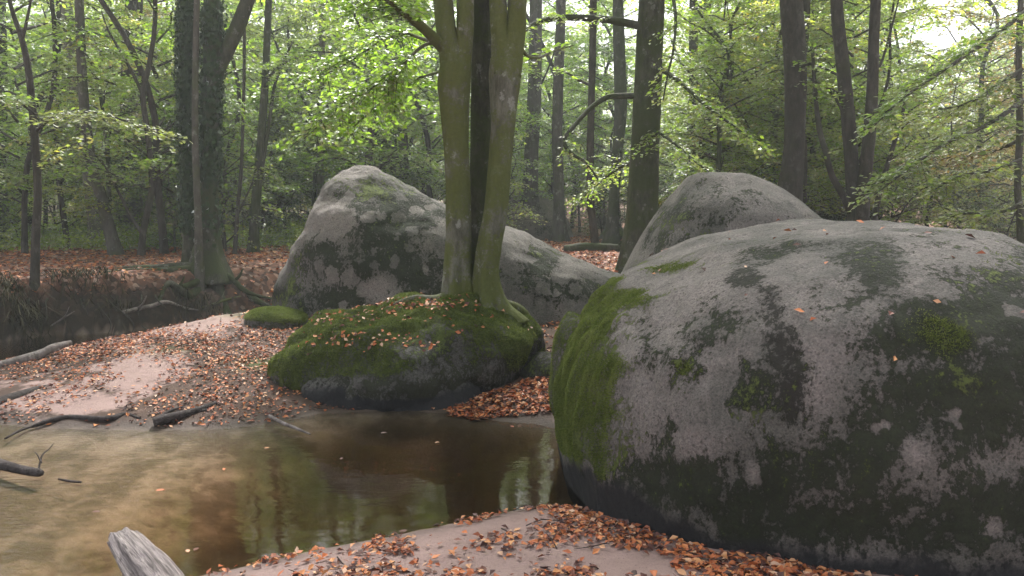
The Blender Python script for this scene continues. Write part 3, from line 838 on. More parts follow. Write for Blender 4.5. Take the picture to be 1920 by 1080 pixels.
def lateral_leaves(path, n, reach, rng, lsize=0.075, droop=0.25, flat=0.45, twig_r=0.004, start=0.15):
    """side twigs along a branch, each set with leaves lying in near-flat sprays"""
    C = catmull(path, 8)
    T = np.gradient(C, axis=0); T /= np.linalg.norm(T, axis=1)[:, None] + 1e-9
    m = len(C)
    cs, us, ns, tw = [], [], [], []
    for i in range(n):
        t = start + (1 - start) * rng.random()
        k = min(int(t * (m - 1)), m - 1)
        side = 1 if rng.random() < 0.5 else -1
        tang = T[k]
        out = np.cross(tang, [0, 0, 1.0]) * side
        if np.linalg.norm(out) < 0.25: a = rng.random() * 6.283; out = np.array([math.cos(a), math.sin(a), 0])
        out = out / (np.linalg.norm(out) + 1e-9)
        d = out * (0.75 + 0.3 * rng.random()) + tang * 0.6 + np.array([0, 0, rng.normal(0.0, 0.22)])
        d /= np.linalg.norm(d)
        L = reach * (0.45 + 0.75 * rng.random()) * (1.05 - 0.6 * t)
        nl = max(4, int(L / (lsize * 0.36)))
        s = (np.arange(nl) + rng.random(nl)) / nl
        p = C[k] + d * (s * L)[:, None] + np.array([0, 0, -1.0]) * (droop * L * s ** 2)[:, None]
        tw.append((C[k], C[k] + d * L * 0.5 + np.array([0, 0, -droop * L * 0.25]), C[k] + d * L + np.array([0, 0, -droop * L])))
        lat = np.cross(d, [0, 0, 1.0]); lat /= np.linalg.norm(lat) + 1e-9
        sg = np.where(np.arange(nl) % 2 == 0, 1, -1)[:, None]
        off = lat * sg * (lsize * (0.45 + 0.7 * rng.random(nl)))[:, None] + rng.normal(0, lsize * 0.3, (nl, 3))
        cs.append(p + off)
        us.append(d * 0.7 + lat * sg + rng.normal(0, 0.25, (nl, 3)) + np.array([0, 0, -0.25]))
        ns.append(np.array([0, 0, 1.0]) + rng.normal(0, flat, (nl, 3)))
    c = np.vstack(cs); u = np.vstack(us); nn = np.vstack(ns)
    sz = lsize * (0.7 + 0.6 * rng.random(len(c)))
    Vl, Fl = leaf_geo(c, u, nn, sz, sz * 0.62, 0.12)
    tp = []
    for a, b, e in tw:
        tp.append(tube([a, b, e], [twig_r, twig_r * 0.7, twig_r * 0.3], 3, 2))
    Vt, Ft = merge(tp)
    return (Vl, Fl), (Vt, Ft)

def foliage_mesh(name, geos, origin, mats):
    """geos: leaf geometry, twig geometry -> one mesh with two material slots"""
    (Vl, Fl), (Vt, Ft) = geos
    V = np.vstack([Vl, Vt]) - origin
    off = len(Vl)
    tri = np.vstack(Fl)
    twf = [f + off for f in Ft]
    me = mesh_np(name, V, [tri] + twf, False)
    mi = np.concatenate([np.zeros(len(tri), np.int32), np.ones(sum(len(f) for f in twf), np.int32)])
    me.materials.append(mats[0]); me.materials.append(mats[1])
    if len(me.polygons) == len(mi):
        me.polygons.foreach_set('material_index', mi)
    return me

def build_tree(name, label, stems, bark, Y, branches=(), group=None, cat='tree', flare=0.9, roots=(), sides=16, lump=0.10, seed=0):
    """stems: list of pixel paths, the first one the main trunk; branches: dicts(path, leaves...)"""
    P0, R0 = pix_path(stems[0][0] if isinstance(stems[0], tuple) else stems[0], Y)
    base = np.array([P0[0][0], P0[0][1], P0[0][2] + 0.25])
    root = thing(name, base, label, cat, group)
    for i, st in enumerate(stems):
        mat = bark; y = Y; snap = True; fl = flare; nm = 'trunk'
        if isinstance(st, tuple):
            st, opt = st
            mat = opt.get('mat', bark); y = opt.get('Y', Y); snap = opt.get('snap', True); fl = opt.get('flare', flare); nm = opt.get('name', 'trunk')
        P, Rr = pix_path(st, y, snap)
        V, Fc = tube(P, Rr, sides, 8, lump, seed + i * 3 + 1, fl if snap else 0.0, base)
        obj(nm, mesh_np(nm, V, Fc, True), mat, root)
    for i, b in enumerate(branches):
        P, Rr = pix_path(b['path'], b.get('Y', Y), False)

        V, Fc = tube(P, Rr, 8, 6, 0.12, seed + i, 0, base)
        bo = obj('branch', mesh_np('branch', V, Fc, True), b.get('mat', bark), root)
        if b.get('n', 0):
            rng = np.random.default_rng(seed * 100 + i)
            ge = lateral_leaves(P, b['n'], b.get('reach', 0.8), rng, b.get('lsize', 0.075), b.get('droop', 0.25), b.get('flat', 0.45), 0.004, b.get('start', 0.15))
            tag(obj('foliage', foliage_mesh('foliage', ge, base, (b.get('leaf', M['leaf_bright']), M['bark_dark'])), None, bo), kind='stuff')
    for i, r in enumerate(roots):
        # surface root crawling over the ground: list of (dx, dy, r) from the base
        pts, rad = [], []
        for (dx, dy, rr) in r:
            x, yy = base[0] + dx, base[1] + dy
            pts.append((x, yy, drop(x, yy)[0] - rr * 0.15)); rad.append(rr)
        V, Fc = tube(pts, rad, 8, 5, 0.15, seed + 40 + i, 0, base)
        obj('root', mesh_np('root', V, Fc, True), bark, root)
    return root

# crowns (shared by many trees) -------------------------------------------------
def crown_mesh(name, seed, z0, z1, rad, n_limb, per, lsize, leafmat, droop=0.3, shape=0.5, flat=0.5, up=0.25, barkm=None, trunk_top=None):
    rng = np.random.default_rng(seed)
    geos, limb = [], []
    for i in range(n_limb):
        t = (i + rng.random()) / n_limb
        z = z0 + (z1 - z0) * t
        a = i * 2.39996 + rng.normal(0, 0.4)
        rr = rad * (0.35 + 0.65 * math.sin(math.pi * min(max(0.12 + 0.85 * t, 0), 1) ** shape)) * (0.65 + 0.5 * rng.random())
        d = np.array([math.cos(a), math.sin(a), 0])
        p0 = np.array([0, 0, z])
        p1 = p0 + d * rr * 0.35 + [0, 0, rr * up * 0.6]
        p2 = p0 + d * rr * 0.7 + [0, 0, rr * up * 0.8] + rng.normal(0, 0.12, 3)
        p3 = p0 + d * rr + [0, 0, rr * up * 0.55] + rng.normal(0, 0.15, 3)
        path = np.array([p0, p1, p2, p3])
        r0 = 0.008 + 0.009 * rr
        limb.append(tube(path, [r0, r0 * 0.75, r0 * 0.5, r0 * 0.2], 5, 3))
        geos.append(lateral_leaves(path, per, rr * 0.42 + 0.25, rng, lsize, droop, flat, 0.004, 0.18))
    L = merge([g[0] for g in geos]); T = merge([g[1] for g in geos] + limb)
    return foliage_mesh(name, (L, T), np.zeros(3), (leafmat, barkm or M['bark_dark']))

# ----- the three-stemmed beech on the mound

Yt = 7.9   # depth of the clump on the mound
tri_tree = build_tree('three_stemmed_beech', 'three-stemmed mossy beech growing on the moss-covered mound', [
    [(868, 622, 40), (863, 578, 29), (860, 518, 23), (860, 400, 22), (857, 290, 23), (853, 205, 27), (852, 155, 31), (855, 120, 29)],
    ([(893, 610, 28), (892, 500, 20), (896, 400, 20), (901, 300, 20), (904, 150, 20), (903, 0, 20), (900, -200, 18), (905, -520, 15), (900, -900, 8)], dict(mat=M['bark_shade'], Y=8.2, flare=0.4)),
    ([(926, 622, 44), (917, 572, 29), (913, 515, 21), (920, 455, 22), (931, 390, 22), (939, 290, 22), (945, 205, 25), (948, 150, 29), (950, 112, 28)], dict(Y=7.85)),
    ([(854, 150, 26), (842, 90, 20), (834, 40, 18), (828, -30, 17), (815, -200, 14), (790, -450, 10), (780, -700, 5)], dict(snap=False, name='fork', Y=7.9)),
    ([(858, 150, 24), (868, 100, 17), (872, 50, 16), (873, -30, 15), (878, -220, 13), (870, -480, 9), (860, -720, 5)], dict(snap=False, name='fork', Y=7.9)),
    ([(946, 140, 25), (940, 80, 19), (935, 30, 17), (932, -60, 16), (930, -260, 13), (945, -520, 9), (950, -760, 5)], dict(snap=False, name='fork', Y=7.85)),
    ([(950, 140, 26), (962, 85, 20), (969, 40, 18), (973, -40, 17), (990, -240, 13), (1030, -500, 9), (1050, -740, 5)], dict(snap=False, name='fork', Y=7.85)),
], M['bark_moss'], Yt, [
    dict(path=[(836, 95, 12, 7.90), (800, 58, 10, 7.70), (765, 28, 9, 7.50), (722, -8, 8, 7.30), (640, -70, 6, 7.00), (540, -150, 3, 6.60)], n=60, reach=1.0, start=0.35, lsize=0.07),
    dict(path=[(830, 85, 4, 7.90), (790, 72, 3.4, 8.10), (751, 62, 3, 8.30), (704, 84, 2.4, 8.50), (650, 118, 2, 8.70), (590, 150, 1, 8.90)], n=60, reach=0.85, start=0.25, lsize=0.07),
    dict(path=[(835, 80, 4, 7.90), (795, 85, 3.2, 7.80), (751, 124, 2.8, 7.80), (700, 162, 2.2, 7.90), (640, 200, 1.6, 8.00), (570, 260, 1, 8.20)], n=74, reach=0.85, start=0.3, lsize=0.07),
    dict(path=[(840, 130, 3, 8.00), (800, 142, 2.4, 8.40), (761, 155, 2, 8.80), (700, 205, 1.6, 9.30), (640, 260, 1, 9.80)], n=64, reach=0.8, start=0.3, lsize=0.07),
    dict(path=[(978, 92, 4, 7.90), (990, 105, 3, 8.20), (1010, 108, 2.6, 8.50), (1040, 95, 2, 8.90), (1075, 85, 1, 9.30)], n=8, reach=0.5, start=0.4, lsize=0.07),
], roots=[[(0.05, 0, 0.10), (0.35, -0.02, 0.06), (0.62, 0.1, 0.04), (0.85, 0.3, 0.02)], [(0, 0, 0.10), (-0.25, -0.05, 0.055), (-0.5, -0.1, 0.03), (-0.8, -0.1, 0.015)]], sides=28, lump=0.13, seed=2, flare=0.75)

# ----- the beech behind the smooth boulder
build_tree('grey_beech', 'thick grey beech with a crooked side branch, rising behind the smooth boulder', [
    [(1198, 525, 36), (1200, 460, 29), (1204, 380, 27), (1209, 280, 26), (1215, 150, 25), (1220, 40, 24), (1224, -80, 23), (1230, -350, 19), (1235, -700, 11), (1240, -1000, 5)]],
    M['bark_shade'], 14.0, [
    dict(path=[(1212, 52, 8), (1180, 44, 7.5), (1130, 36, 7), (1060, 33, 6), (1015, 40, 5, 13.6), (985, 56, 4, 13.4), (960, 80, 2, 13.2)], n=14, reach=0.8, start=0.3),
    dict(path=[(1205, 180, 6), (1165, 180, 5.5), (1135, 184, 5), (1105, 205, 4.5), (1075, 238, 4, 13.8), (1058, 262, 4, 13.7), (1068, 285, 3.5, 13.6), (1100, 306, 2.5, 13.5), (1122, 338, 1.5, 13.4)], n=14, reach=0.6, start=0.5),
    dict(path=[(1222, -60, 6), (1250, -40, 5, 13.2), (1266, 20, 3, 12.4), (1263, 90, 2.4, 12), (1252, 140, 2, 11.8), (1243, 190, 1, 11.7)], n=16, reach=0.55, start=0.4),
    dict(path=[(1222, 120, 5), (1270, 150, 4, 13.2), (1320, 195, 3, 12.6), (1380, 240, 2.4, 12.2), (1440, 285, 1, 12.0)], n=46, reach=0.8, start=0.2, leaf=M['leaf_bright']),
    dict(path=[(1218, 240, 4), (1260, 265, 3, 13.2), (1300, 300, 2, 12.8), (1340, 330, 1, 12.6)], n=30, reach=0.7, start=0.1),
    dict(path=[(1200, 300, 4), (1160, 315, 3, 14.6), (1120, 345, 2, 15), (1085, 380, 1, 15.4)], n=34, reach=0.8, start=0.1),
], seed=5, sides=20, lump=0.08)

# ----- the ivy tree beyond the creek
ivy_tree = build_tree('ivy_clad_oak', 'stout twin-trunked tree wrapped in ivy, roots spread on the creek bank', [
    [(392, 520, 42), (390, 480, 27), (391, 435, 19), (392, 363, 16), (393, 285, 16), (394, 207, 17), (399, 130, 18), (398, 20, 15), (394, -120, 14), (390, -400, 10), (392, -700, 5)],
    ([(357, 512, 16), (354, 400, 10), (351, 250, 10), (350, 100, 10), (349, -80, 9), (352, -400, 6)], dict(Y=13.6, flare=0.5)),
    ([(374, 512, 10), (371, 400, 6.5), (366, 250, 6), (367, 100, 5.5), (371, -80, 5), (375, -300, 3)], dict(mat=M['bark_grey'], Y=12.85, flare=0.8)),
    ([(400, 150, 13), (416, 118, 12), (432, 82, 13), (450, 40, 13), (472, -20, 11), (510, -120, 8), (560, -300, 4)], dict(snap=False, name='limb')),
], M['bark_shade'], 13.2, seed=9, sides=20, flare=0.35, roots=[[(-.1, -.1, .13), (-.6, -.25, .09), (-1.1, -.45, .06), (-1.5, -.5, .02)], [(.1, -.1, .13), (.45, -.4, .08), (.8, -.75, .05), (1.1, -1.0, .02)], [(0, -.2, .12), (-.1, -.6, .08), (-.25, -1.0, .05), (-.3, -1.3, .025)], [(.2, 0, .1), (.7, .05, .06), (1.2, -.1, .02)], [(-.2, -.15, .1), (-.5, -.6, .07), (-.9, -.95, .04), (-1.2, -1.15, .02)]])

def ivy_on(parent, paths, n, rng, size=0.075):
    c, u, nn = [], [], []
    for pts, Y, k in paths:
        P, Rr = pix_path(pts, Y, False)
        C = catmull(np.column_stack([P, Rr]), 10)
        idx = rng.integers(0, len(C), k)
        th = rng.random(k) * 6.283
        d = np.stack([np.cos(th), np.sin(th), rng.normal(0, 0.2, k)], -1)
        rr = C[idx, 3] + np.abs(rng.normal(0, 0.04, k)) + 0.01
        c.append(C[idx, :3] + d * rr[:, None] + np.stack([np.zeros(k), np.zeros(k), rng.uniform(-0.15, 0.15, k)], -1))
        u.append(np.stack([rng.normal(0, .5, k), rng.normal(0, .5, k), -np.ones(k)], -1)); nn.append(d + rng.normal(0, 0.4, (k, 3)))
    c = np.vstack(c); sz = size * (0.6 + 0.8 * rng.random(len(c)))
    V, Fc = leaf_geo(c, np.vstack(u), np.vstack(nn), sz, sz * 0.9, 0.1)
    return tag(obj('ivy', mesh_np('ivy', V - np.array(parent.location), Fc), M['ivy'], parent), kind='stuff')
ivy_on(ivy_tree, [([(354, 420, 10), (351, 250, 10), (350, 100, 11), (349, -80, 11)], 13.6, 5200), ([(392, 345, 16), (393, 285, 16), (394, 207, 16), (398, 100, 17), (397, 20, 15)], 13.2, 2400), ([(391, 440, 19), (392, 380, 16)], 13.2, 200)], 0, np.random.default_rng(5))

# ----- further single trees
def simple_tree(name, label, pts, Y, bark='bark_grey', branches=(), seed=1, more=(), flare=0.7, group=None):
    return build_tree(name, label, [pts] + list(more), M[bark], Y, branches, group, 'tree', flare, (), 12, 0.08, seed)

simple_tree('forked_sapling', 'thin dark sapling with a forked top on the edge of the creek bank', [(63, 530, 9), (67, 450, 7.5), (71, 370, 7), (68, 300, 7), (61, 210, 6.5), (53, 130, 6), (40, 70, 5), (26, 30, 4), (12, -20, 3)], 11.2, 'bark_dark', [
    dict(path=[(42, 75, 3), (52, 30, 2.5), (62, -20, 1.5), (70, -60, 1)], n=8, reach=.5, leaf=M['leaf_green']),
    dict(path=[(68, 245, 3), (110, 215, 2.4, 10.6), (180, 212, 2, 10.2), (260, 235, 1.5, 9.9), (330, 262, 1, 9.7)], n=44, reach=.55, leaf=M['leaf_green'], flat=.25, start=.1),
    dict(path=[(66, 215, 3), (30, 190, 2.4, 10.8), (-30, 185, 2, 10.4), (-90, 200, 1, 10.2)], n=30, reach=.6, leaf=M['leaf_bright'], flat=.3),
    dict(path=[(70, 330, 2), (100, 290, 1.6), (140, 270, 1), (170, 262, .6)], n=10, reach=.4, leaf=M['leaf_green'])], 12)
simple_tree('stout_leaning_trunk', 'mottled stout trunk leaning left beyond the creek', [(190, 462, 16), (178, 400, 14), (168, 320, 13), (157, 250, 13), (144, 170, 12), (131, 90, 12), (123, 20, 12), (118, -80, 11), (112, -300, 7)], 20, 'bark_pale', (), 13)
simple_tree('slim_leaning_trunk', 'slim trunk leaning left from the leaf-covered bank, left of the ivy tree', [(223, 497, 14), (208, 440, 11), (190, 370, 10), (172, 310, 9), (160, 220, 8.5), (153, 120, 8), (149, 20, 8), (145, -120, 6)], 16.2, 'bark_grey', (), 14)
simple_tree('crooked_forked_tree', 'thin crooked tree forking into a wide V, left of the ivy tree', [(262, 492, 8), (268, 440, 6), (279, 385, 6), (285, 340, 5.5), (277, 250, 5), (268, 178, 5), (280, 120, 4.5), (289, 60, 4), (291, 0, 4), (286, -80, 3)], 15.6, 'bark_dark', [
    dict(path=[(269, 180, 3.4), (250, 140, 3), (225, 95, 2.5), (202, 55, 2), (190, 20, 1)], n=8, reach=.6, leaf=M['leaf_green']),
    dict(path=[(283, 348, 3), (305, 325, 2.6), (325, 305, 2), (345, 290, 1)], n=6, reach=.5, leaf=M['leaf_green']),
    dict(path=[(267, 440, 3.4), (240, 395, 3), (210, 335, 2.4), (190, 300, 1.4)], n=8, reach=.6, leaf=M['leaf_green'])], 15)
simple_tree('broad_shaded_trunk', 'broad shaded trunk standing deep in the wood behind the crooked forked tree', [(240, 462, 22), (240, 380, 18), (243, 250, 17), (246, 120, 16), (252, 0, 15), (255, -150, 12), (258, -300, 8)], 24, 'bark_dark', (), 16)
simple_tree('sapling_pole', 'thin bent pole tree between the left trunks over the green undergrowth', [(130, 458, 6), (118, 400, 5), (110, 330, 5), (105, 230, 4.5), (108, 100, 4), (110, 0, 4), (108, -120, 3)], 19, 'bark_dark', [
    dict(path=[(112, 345, 3), (135, 310, 2.4), (150, 285, 1.2)], n=6, reach=.6, leaf=M['leaf_green'])], 17)
simple_tree('mossy_edge_trunk', 'mossy trunk at the far left end of the leaf-covered bank', [(2, 440, 14), (4, 380, 11), (0, 300, 10), (4, 200, 9), (2, 60, 9), (0, -120, 8)], 21, 'bark_shade', (), 18)
simple_tree('sapling_by_boulder', 'pole-thin beech with a mossy foot, left of the pointed boulder', [(474, 482, 12), (477, 430, 9), (480, 360, 8), (488, 280, 7.5), (497, 160, 7), (500, 90, 6.5), (506, -60, 6), (508, -250, 4)], 17, 'bark_shade', [
    dict(path=[(482, 420, 4), (490, 330, 3.6), (505, 230, 3.2), (515, 160, 3), (532, 115, 2.4), (548, 80, 1.4)], n=10, reach=.6, leaf=M['leaf_green'], start=.5),
    dict(path=[(498, 150, 3), (530, 120, 2.4, 16.5), (570, 105, 2, 16), (620, 120, 1, 15.6)], n=24, reach=.9, leaf=M['leaf_bright'])], 19)
simple_tree('wand_sapling', 'very thin straight sapling between the ivy tree and the pole-thin beech', [(438, 475, 4.5), (445, 400, 3.6), (452, 320, 3.4), (457, 180, 3), (458, 60, 3), (455, -60, 2)], 16.5, 'bark_dark', [
    dict(path=[(447, 400, 2), (470, 350, 1.8), (488, 310, 1)], n=6, reach=.5, leaf=M['leaf_green'])], 20)
simple_tree('pale_birch', 'pale birch trunk showing just above the left shoulder of the pointed boulder', [(602, 440, 9), (601, 360, 7), (600, 280, 7), (602, 150, 6), (606, 0, 6), (610, -120, 4)], 23, 'bark_pale', (), 21)
simple_tree('straight_grey_trunk', 'straight grey trunk behind the pointed boulder, left of the three-stemmed tree', [(762, 440, 12), (759, 340, 10), (756, 270, 9), (752, 200, 9), (750, 80, 8), (748, -60, 7), (748, -200, 5)], 22, 'bark_grey', (), 22)
simple_tree('thick_far_trunk', 'thick trunk standing in front of the pale distant boulder', [(990, 440, 17), (993, 380, 14), (997, 280, 13), (1002, 180, 13), (1004, 60, 12), (1006, -100, 11), (1006, -260, 6)], 24, 'bark_grey', (), 23)
simple_tree('upright_trunk', 'upright trunk with a flared foot on the red leaf carpet', [(1047, 463, 17), (1048, 430, 11), (1047, 350, 10), (1045, 250, 10), (1047, 150, 9.5), (1051, 40, 9), (1054, -100, 8), (1056, -260, 5)], 22.5, 'bark_grey', (), 24, flare=1.2)
simple_tree('slanting_thin_trunk', 'thin dark trunk slanting down to the end of the fallen log', [(1120, 480, 9), (1113, 430, 7.5), (1107, 370, 7), (1107, 270, 7), (1110, 150, 6.5), (1112, 40, 6.5), (1112, -100, 6), (1110, -260, 4)], 18, 'bark_dark', [
    dict(path=[(1107, 160, 3), (1085, 150, 2.4), (1060, 135, 1.8), (1040, 130, 1)], n=10, reach=.7)], 25)
simple_tree('crooked_mid_trunk', 'crooked dark trunk with a mossy foot beside the little mossy boulder', [(1143, 470, 18), (1148, 430, 12), (1152, 360, 10), (1158, 280, 10), (1164, 200, 12), (1161, 100, 11), (1159, 0, 10), (1160, -150, 8)], 20.5, 'bark_shade', [
    dict(path=[(1162, 190, 3), (1140, 178, 2.2), (1120, 165, 1)], n=6, reach=.7)], 26)
simple_tree('pair_trunk', 'straight trunk directly behind the peak of the smooth boulder', [(1297, 440, 11), (1297, 340, 9), (1296, 250, 8), (1300, 150, 8), (1300, 40, 8), (1302, -120, 6)], 22, 'bark_grey', (), 27)
simple_tree('broken_snag', 'dark leaning snag behind the smooth boulder with a knobbly upper stem', [(1312, 440, 12), (1316, 340, 10), (1322, 250, 10), (1328, 180, 11), (1338, 110, 10), (1332, 60, 8), (1325, 0, 7), (1322, -100, 5)], 25, 'bark_dark', [
    dict(path=[(1335, 115, 4), (1360, 105, 3), (1385, 92, 2)], n=5, reach=.8, leaf=M['leaf_green'])], 28)
simple_tree('misty_trunk', 'greyish trunk far behind the right shoulder of the smooth boulder', [(1368, 440, 12), (1370, 330, 10), (1376, 200, 9.5), (1384, 60, 9), (1386, -60, 8), (1388, -200, 6)], 29, 'bark_grey', (), 29)
simple_tree('leaning_pole', 'slender trunk leaning right, just left of the big dark twin trunk', [(1430, 440, 11), (1438, 350, 9), (1450, 260, 9), (1463, 160, 8), (1470, 60, 7), (1476, -80, 5)], 22, 'bark_shade', (), 30)
simple_tree('dark_twin_trunk', 'big dark trunk with a thinner twin behind it, left of the V-shaped stems', [(1470, 500, 32), (1476, 420, 25), (1482, 350, 22), (1489, 270, 19), (1492, 180, 20), (1490, 90, 21), (1483, 0, 21), (1478, -150, 19), (1470, -400, 14), (1465, -650, 6)], 15.5, 'bark_dark', [
    dict(path=[(1488, 130, 4), (1520, 120, 3, 15), (1560, 135, 2.4, 14.6), (1610, 165, 1, 14.2)], n=18, reach=.8)], 31,
    [([(1500, 480, 14), (1502, 390, 11), (1503, 300, 10), (1501, 160, 9), (1510, 20, 9), (1516, -120, 7)], dict(Y=17.2))])
simple_tree('v_shaped_tree', 'V-shaped pair of dark stems rising behind the top of the great boulder', [(1604, 520, 20), (1604, 420, 14), (1598, 330, 13), (1591, 230, 12.5), (1581, 130, 12), (1571, 40, 11.5), (1565, -80, 10), (1555, -350, 7)], 14, 'bark_dark', [
    dict(path=[(1597, 400, 8), (1580, 365, 7), (1560, 330, 6), (1548, 285, 5.5), (1536, 240, 5, 14.4), (1528, 170, 4, 14.6), (1524, 100, 3, 14.8)], n=10, reach=.7, leaf=M['leaf_green'], start=.4),
    dict(path=[(1636, 150, 3), (1655, 110, 2.4), (1672, 50, 2), (1690, -20, 1)], n=10, reach=.8),
    dict(path=[(1590, 230, 4), (1570, 190, 3), (1545, 160, 2), (1520, 150, 1)], n=10, reach=.7)], 32,
    [([(1612, 520, 17), (1616, 420, 13), (1622, 330, 12), (1631, 240, 11), (1636, 160, 10.5), (1638, 80, 9.5), (1642, 0, 9), (1648, -140, 7), (1655, -350, 4)], dict(Y=13.8))])
simple_tree('right_leaning_sapling', 'thin sapling leaning right beside the V-shaped stems', [(1628, 440, 6), (1645, 380, 5), (1664, 310, 4.5), (1682, 250, 4), (1695, 200, 3), (1702, 160, 2)], 14.5, 'bark_dark', [
    dict(path=[(1670, 300, 2), (1690, 285, 1.6), (1712, 260, 1)], n=12, reach=.6), dict(path=[(1690, 225, 2), (1710, 205, 1.4), (1735, 190, .8)], n=14, reach=.6)], 33)
RB = [
    dict(path=[(1925, 20, 5, 9.6), (1860, 70, 4, 9.2), (1780, 125, 3, 9.0), (1700, 180, 2, 8.9), (1640, 235, 1, 8.8)], n=64, reach=.7, flat=.3),
    dict(path=[(1918, 190, 5, 9.8), (1850, 235, 4, 9.4), (1770, 270, 3, 9.1), (1700, 320, 2, 9.0), (1640, 365, 1, 8.9)], n=70, reach=.75, flat=.3, leaf=M['leaf_green']),
    dict(path=[(1916, 130, 4, 9.9), (1870, 160, 3, 9.8), (1810, 195, 2.4, 9.8), (1740, 210, 1.5, 9.9), (1690, 240, 1, 10)], n=50, reach=.7, flat=.3, leaf=M['leaf_green']),
    dict(path=[(1914, 300, 4, 10), (1860, 320, 3, 9.9), (1800, 330, 2, 9.8), (1730, 370, 1, 9.8)], n=44, reach=.6, flat=.3, leaf=M['leaf_green']),
    dict(path=[(1916, 260, 4, 10.2), (1860, 285, 3, 10.6), (1790, 295, 2, 11), (1700, 300, 1, 11.4)], n=44, reach=.8, flat=.35, leaf=M['leaf_autumn']),
    dict(path=[(1920, 60, 4, 10), (1960, 30, 3, 9.5), (2000, 40, 2, 9.2), (2060, 90, 1, 9)], n=30, reach=.8, flat=.3),
    dict(path=[(1916, 380, 3, 10), (1870, 400, 2.4, 10), (1810, 400, 1.5, 10.2), (1760, 415, 1, 10.4)], n=34, reach=.6, flat=.35, leaf=M['leaf_green']),
]
simple_tree('layered_beech', 'young beech with long layered leafy branches behind the right end of the great boulder', [(1918, 520, 9), (1914, 430, 7), (1908, 350, 6), (1912, 240, 6), (1910, 120, 5.5), (1914, 0, 5), (1920, -150, 4), (1925, -300, 2)], 10.2, 'bark_grey', RB, 34)

# ------------------------------------------------------------------ background wood: copies with shared crowns
crown_tall = [crown_mesh('crown_tall', 100 + i, 5.0, 15.0, 3.2, 18, 12, 0.14, M['leaf_green'], 0.28, 0.7, 0.5) for i in range(4)]
crown_young = [crown_mesh('crown_young', 200 + i, 0.8, 8.5, 2.5, 30, 19, 0.112, M['leaf_bright' if i % 2 else 'leaf_green'], 0.3, 0.75, 0.45) for i in range(4)]
crown_low = [crown_mesh('crown_low', 300 + i, 0.15, 2.6, 1.35, 16, 10, 0.075, M['leaf_dark' if i < 2 else 'leaf_green'], 0.3, 0.6, 0.5) for i in range(4)]
crown_gold = crown_mesh('crown_gold', 400, 1.2, 7.0, 2.2, 22, 11, 0.095, M['leaf_autumn'], 0.3, 0.75, 0.45)

def bole(name, seed, h, r, lean):
    rng = np.random.default_rng(seed)
    P = [(0, 0, -0.3)]; x = y = 0.0
    for z in np.linspace(0.4, h, 7):
        x += rng.normal(0, 0.06 * lean); y += rng.normal(0, 0.06 * lean)
        P.append((x * z / h * 3, y * z / h * 3, z))
    rr = [r * 1.25] + [r * (1 - 0.75 * (z / h) ** 1.3) for z in np.linspace(0.4, h, 7)]
    V, Fc = tube(P, rr, 10, 4, 0.1, seed, 0.8)
    return mesh_np(name, V, Fc, True)
bole_tall = [bole('bole_tall', 500 + i, 15, 0.17 + 0.03 * i, 2.0) for i in range(4)]
bole_young = [bole('bole_young', 600 + i, 8.3, 0.055 + 0.012 * i, 3.0) for i in range(4)]
bole_low = [bole('bole_low', 700 + i, 2.4, 0.022, 2.0) for i in range(2)]

placed = []
def free(x, y, dmin):
    return all((x - a) ** 2 + (y - b) ** 2 > dmin * dmin for a, b in placed)

def wood_tree(kind, x, y, scale, rz, i, label, group, crown=None):
    z = gz(x, y)
    nm, cr, bo, bm = {'tall': ('beech_tree', crown_tall, bole_tall, ('bark_grey', 'bark_dark', 'bark_grey', 'bark_pale')), 'young': ('young_beech', crown_young, bole_young, ('bark_dark', 'bark_grey', 'bark_shade', 'bark_dark')), 'low': ('understorey_shrub', crown_low, bole_low, ('bark_dark', 'bark_dark'))}[kind]
    t = thing(nm, (x, y, z), label, 'shrub' if kind == 'low' else 'tree', group)
    t.rotation_euler = (0, 0, rz); t.scale = (scale, scale, scale)
    k = i % len(bo)
    obj('trunk', bo[k], M[bm[k]], t)
    tag(obj('crown', crown or cr[i % len(cr)], None, t), kind='stuff')
    return t

def in_gap(x, y):
    # opening in the canopy through which white sky shows
    px, py = PROJ(np.array([x, y, 8.0]))
    w = F * 0.7 / y
    return 1705 - w < px < 1795 + w

def zone(x, y):
    px, _ = PROJ(np.array([x, y, 2.0]))
    for lim, txt in ((70, 'left of the forked sapling'), (340, 'between the forked sapling and the ivy tree'), (540, 'between the ivy tree and the pointed boulder'), (830, 'behind the pointed boulder'),
                     (1180, 'right of the three-stemmed tree'), (1470, 'behind the smooth boulder'), (1640, 'around the V-shaped stems'), (1900, 'right of the V-shaped stems')):
        if px < lim: return txt
    return 'beyond the right end of the great boulder'
def girth(s): return 'small ' if s < 0.88 else ('big ' if s > 1.08 else '')
rng = np.random.default_rng(77)
nt_, tries = 0, 0
while nt_ < 52 and tries < 6000:
    tries += 1
    y = 27 + 50 * rng.random() ** 0.9; x = rng.uniform(-0.78, 0.78) * (y + 3)
    if not free(x, y, 3.0): continue
    px, _ = PROJ(np.array([x, y, 3.0]))
    if y < 26 and 520 < px < 1000 and rng.random() < .6: continue
    if in_gap(x, y): continue
    placed.append((x, y))
    far = y > 42
    sc_ = rng.uniform(.8, 1.25); ki = int(rng.integers(0, 4))
    wood_tree('tall', x, y, sc_, rng.uniform(0, 6.28), ki,
              f"{girth(sc_)}{('grey', 'dark', 'grey', 'pale')[ki]}-barked tree {'deep in the wood' if far else 'in the wood'}, {zone(x, y)}",
              'trees in the far wood' if far else 'tall trees of the wood')
    nt_ += 1
nt_, tries = 0, 0
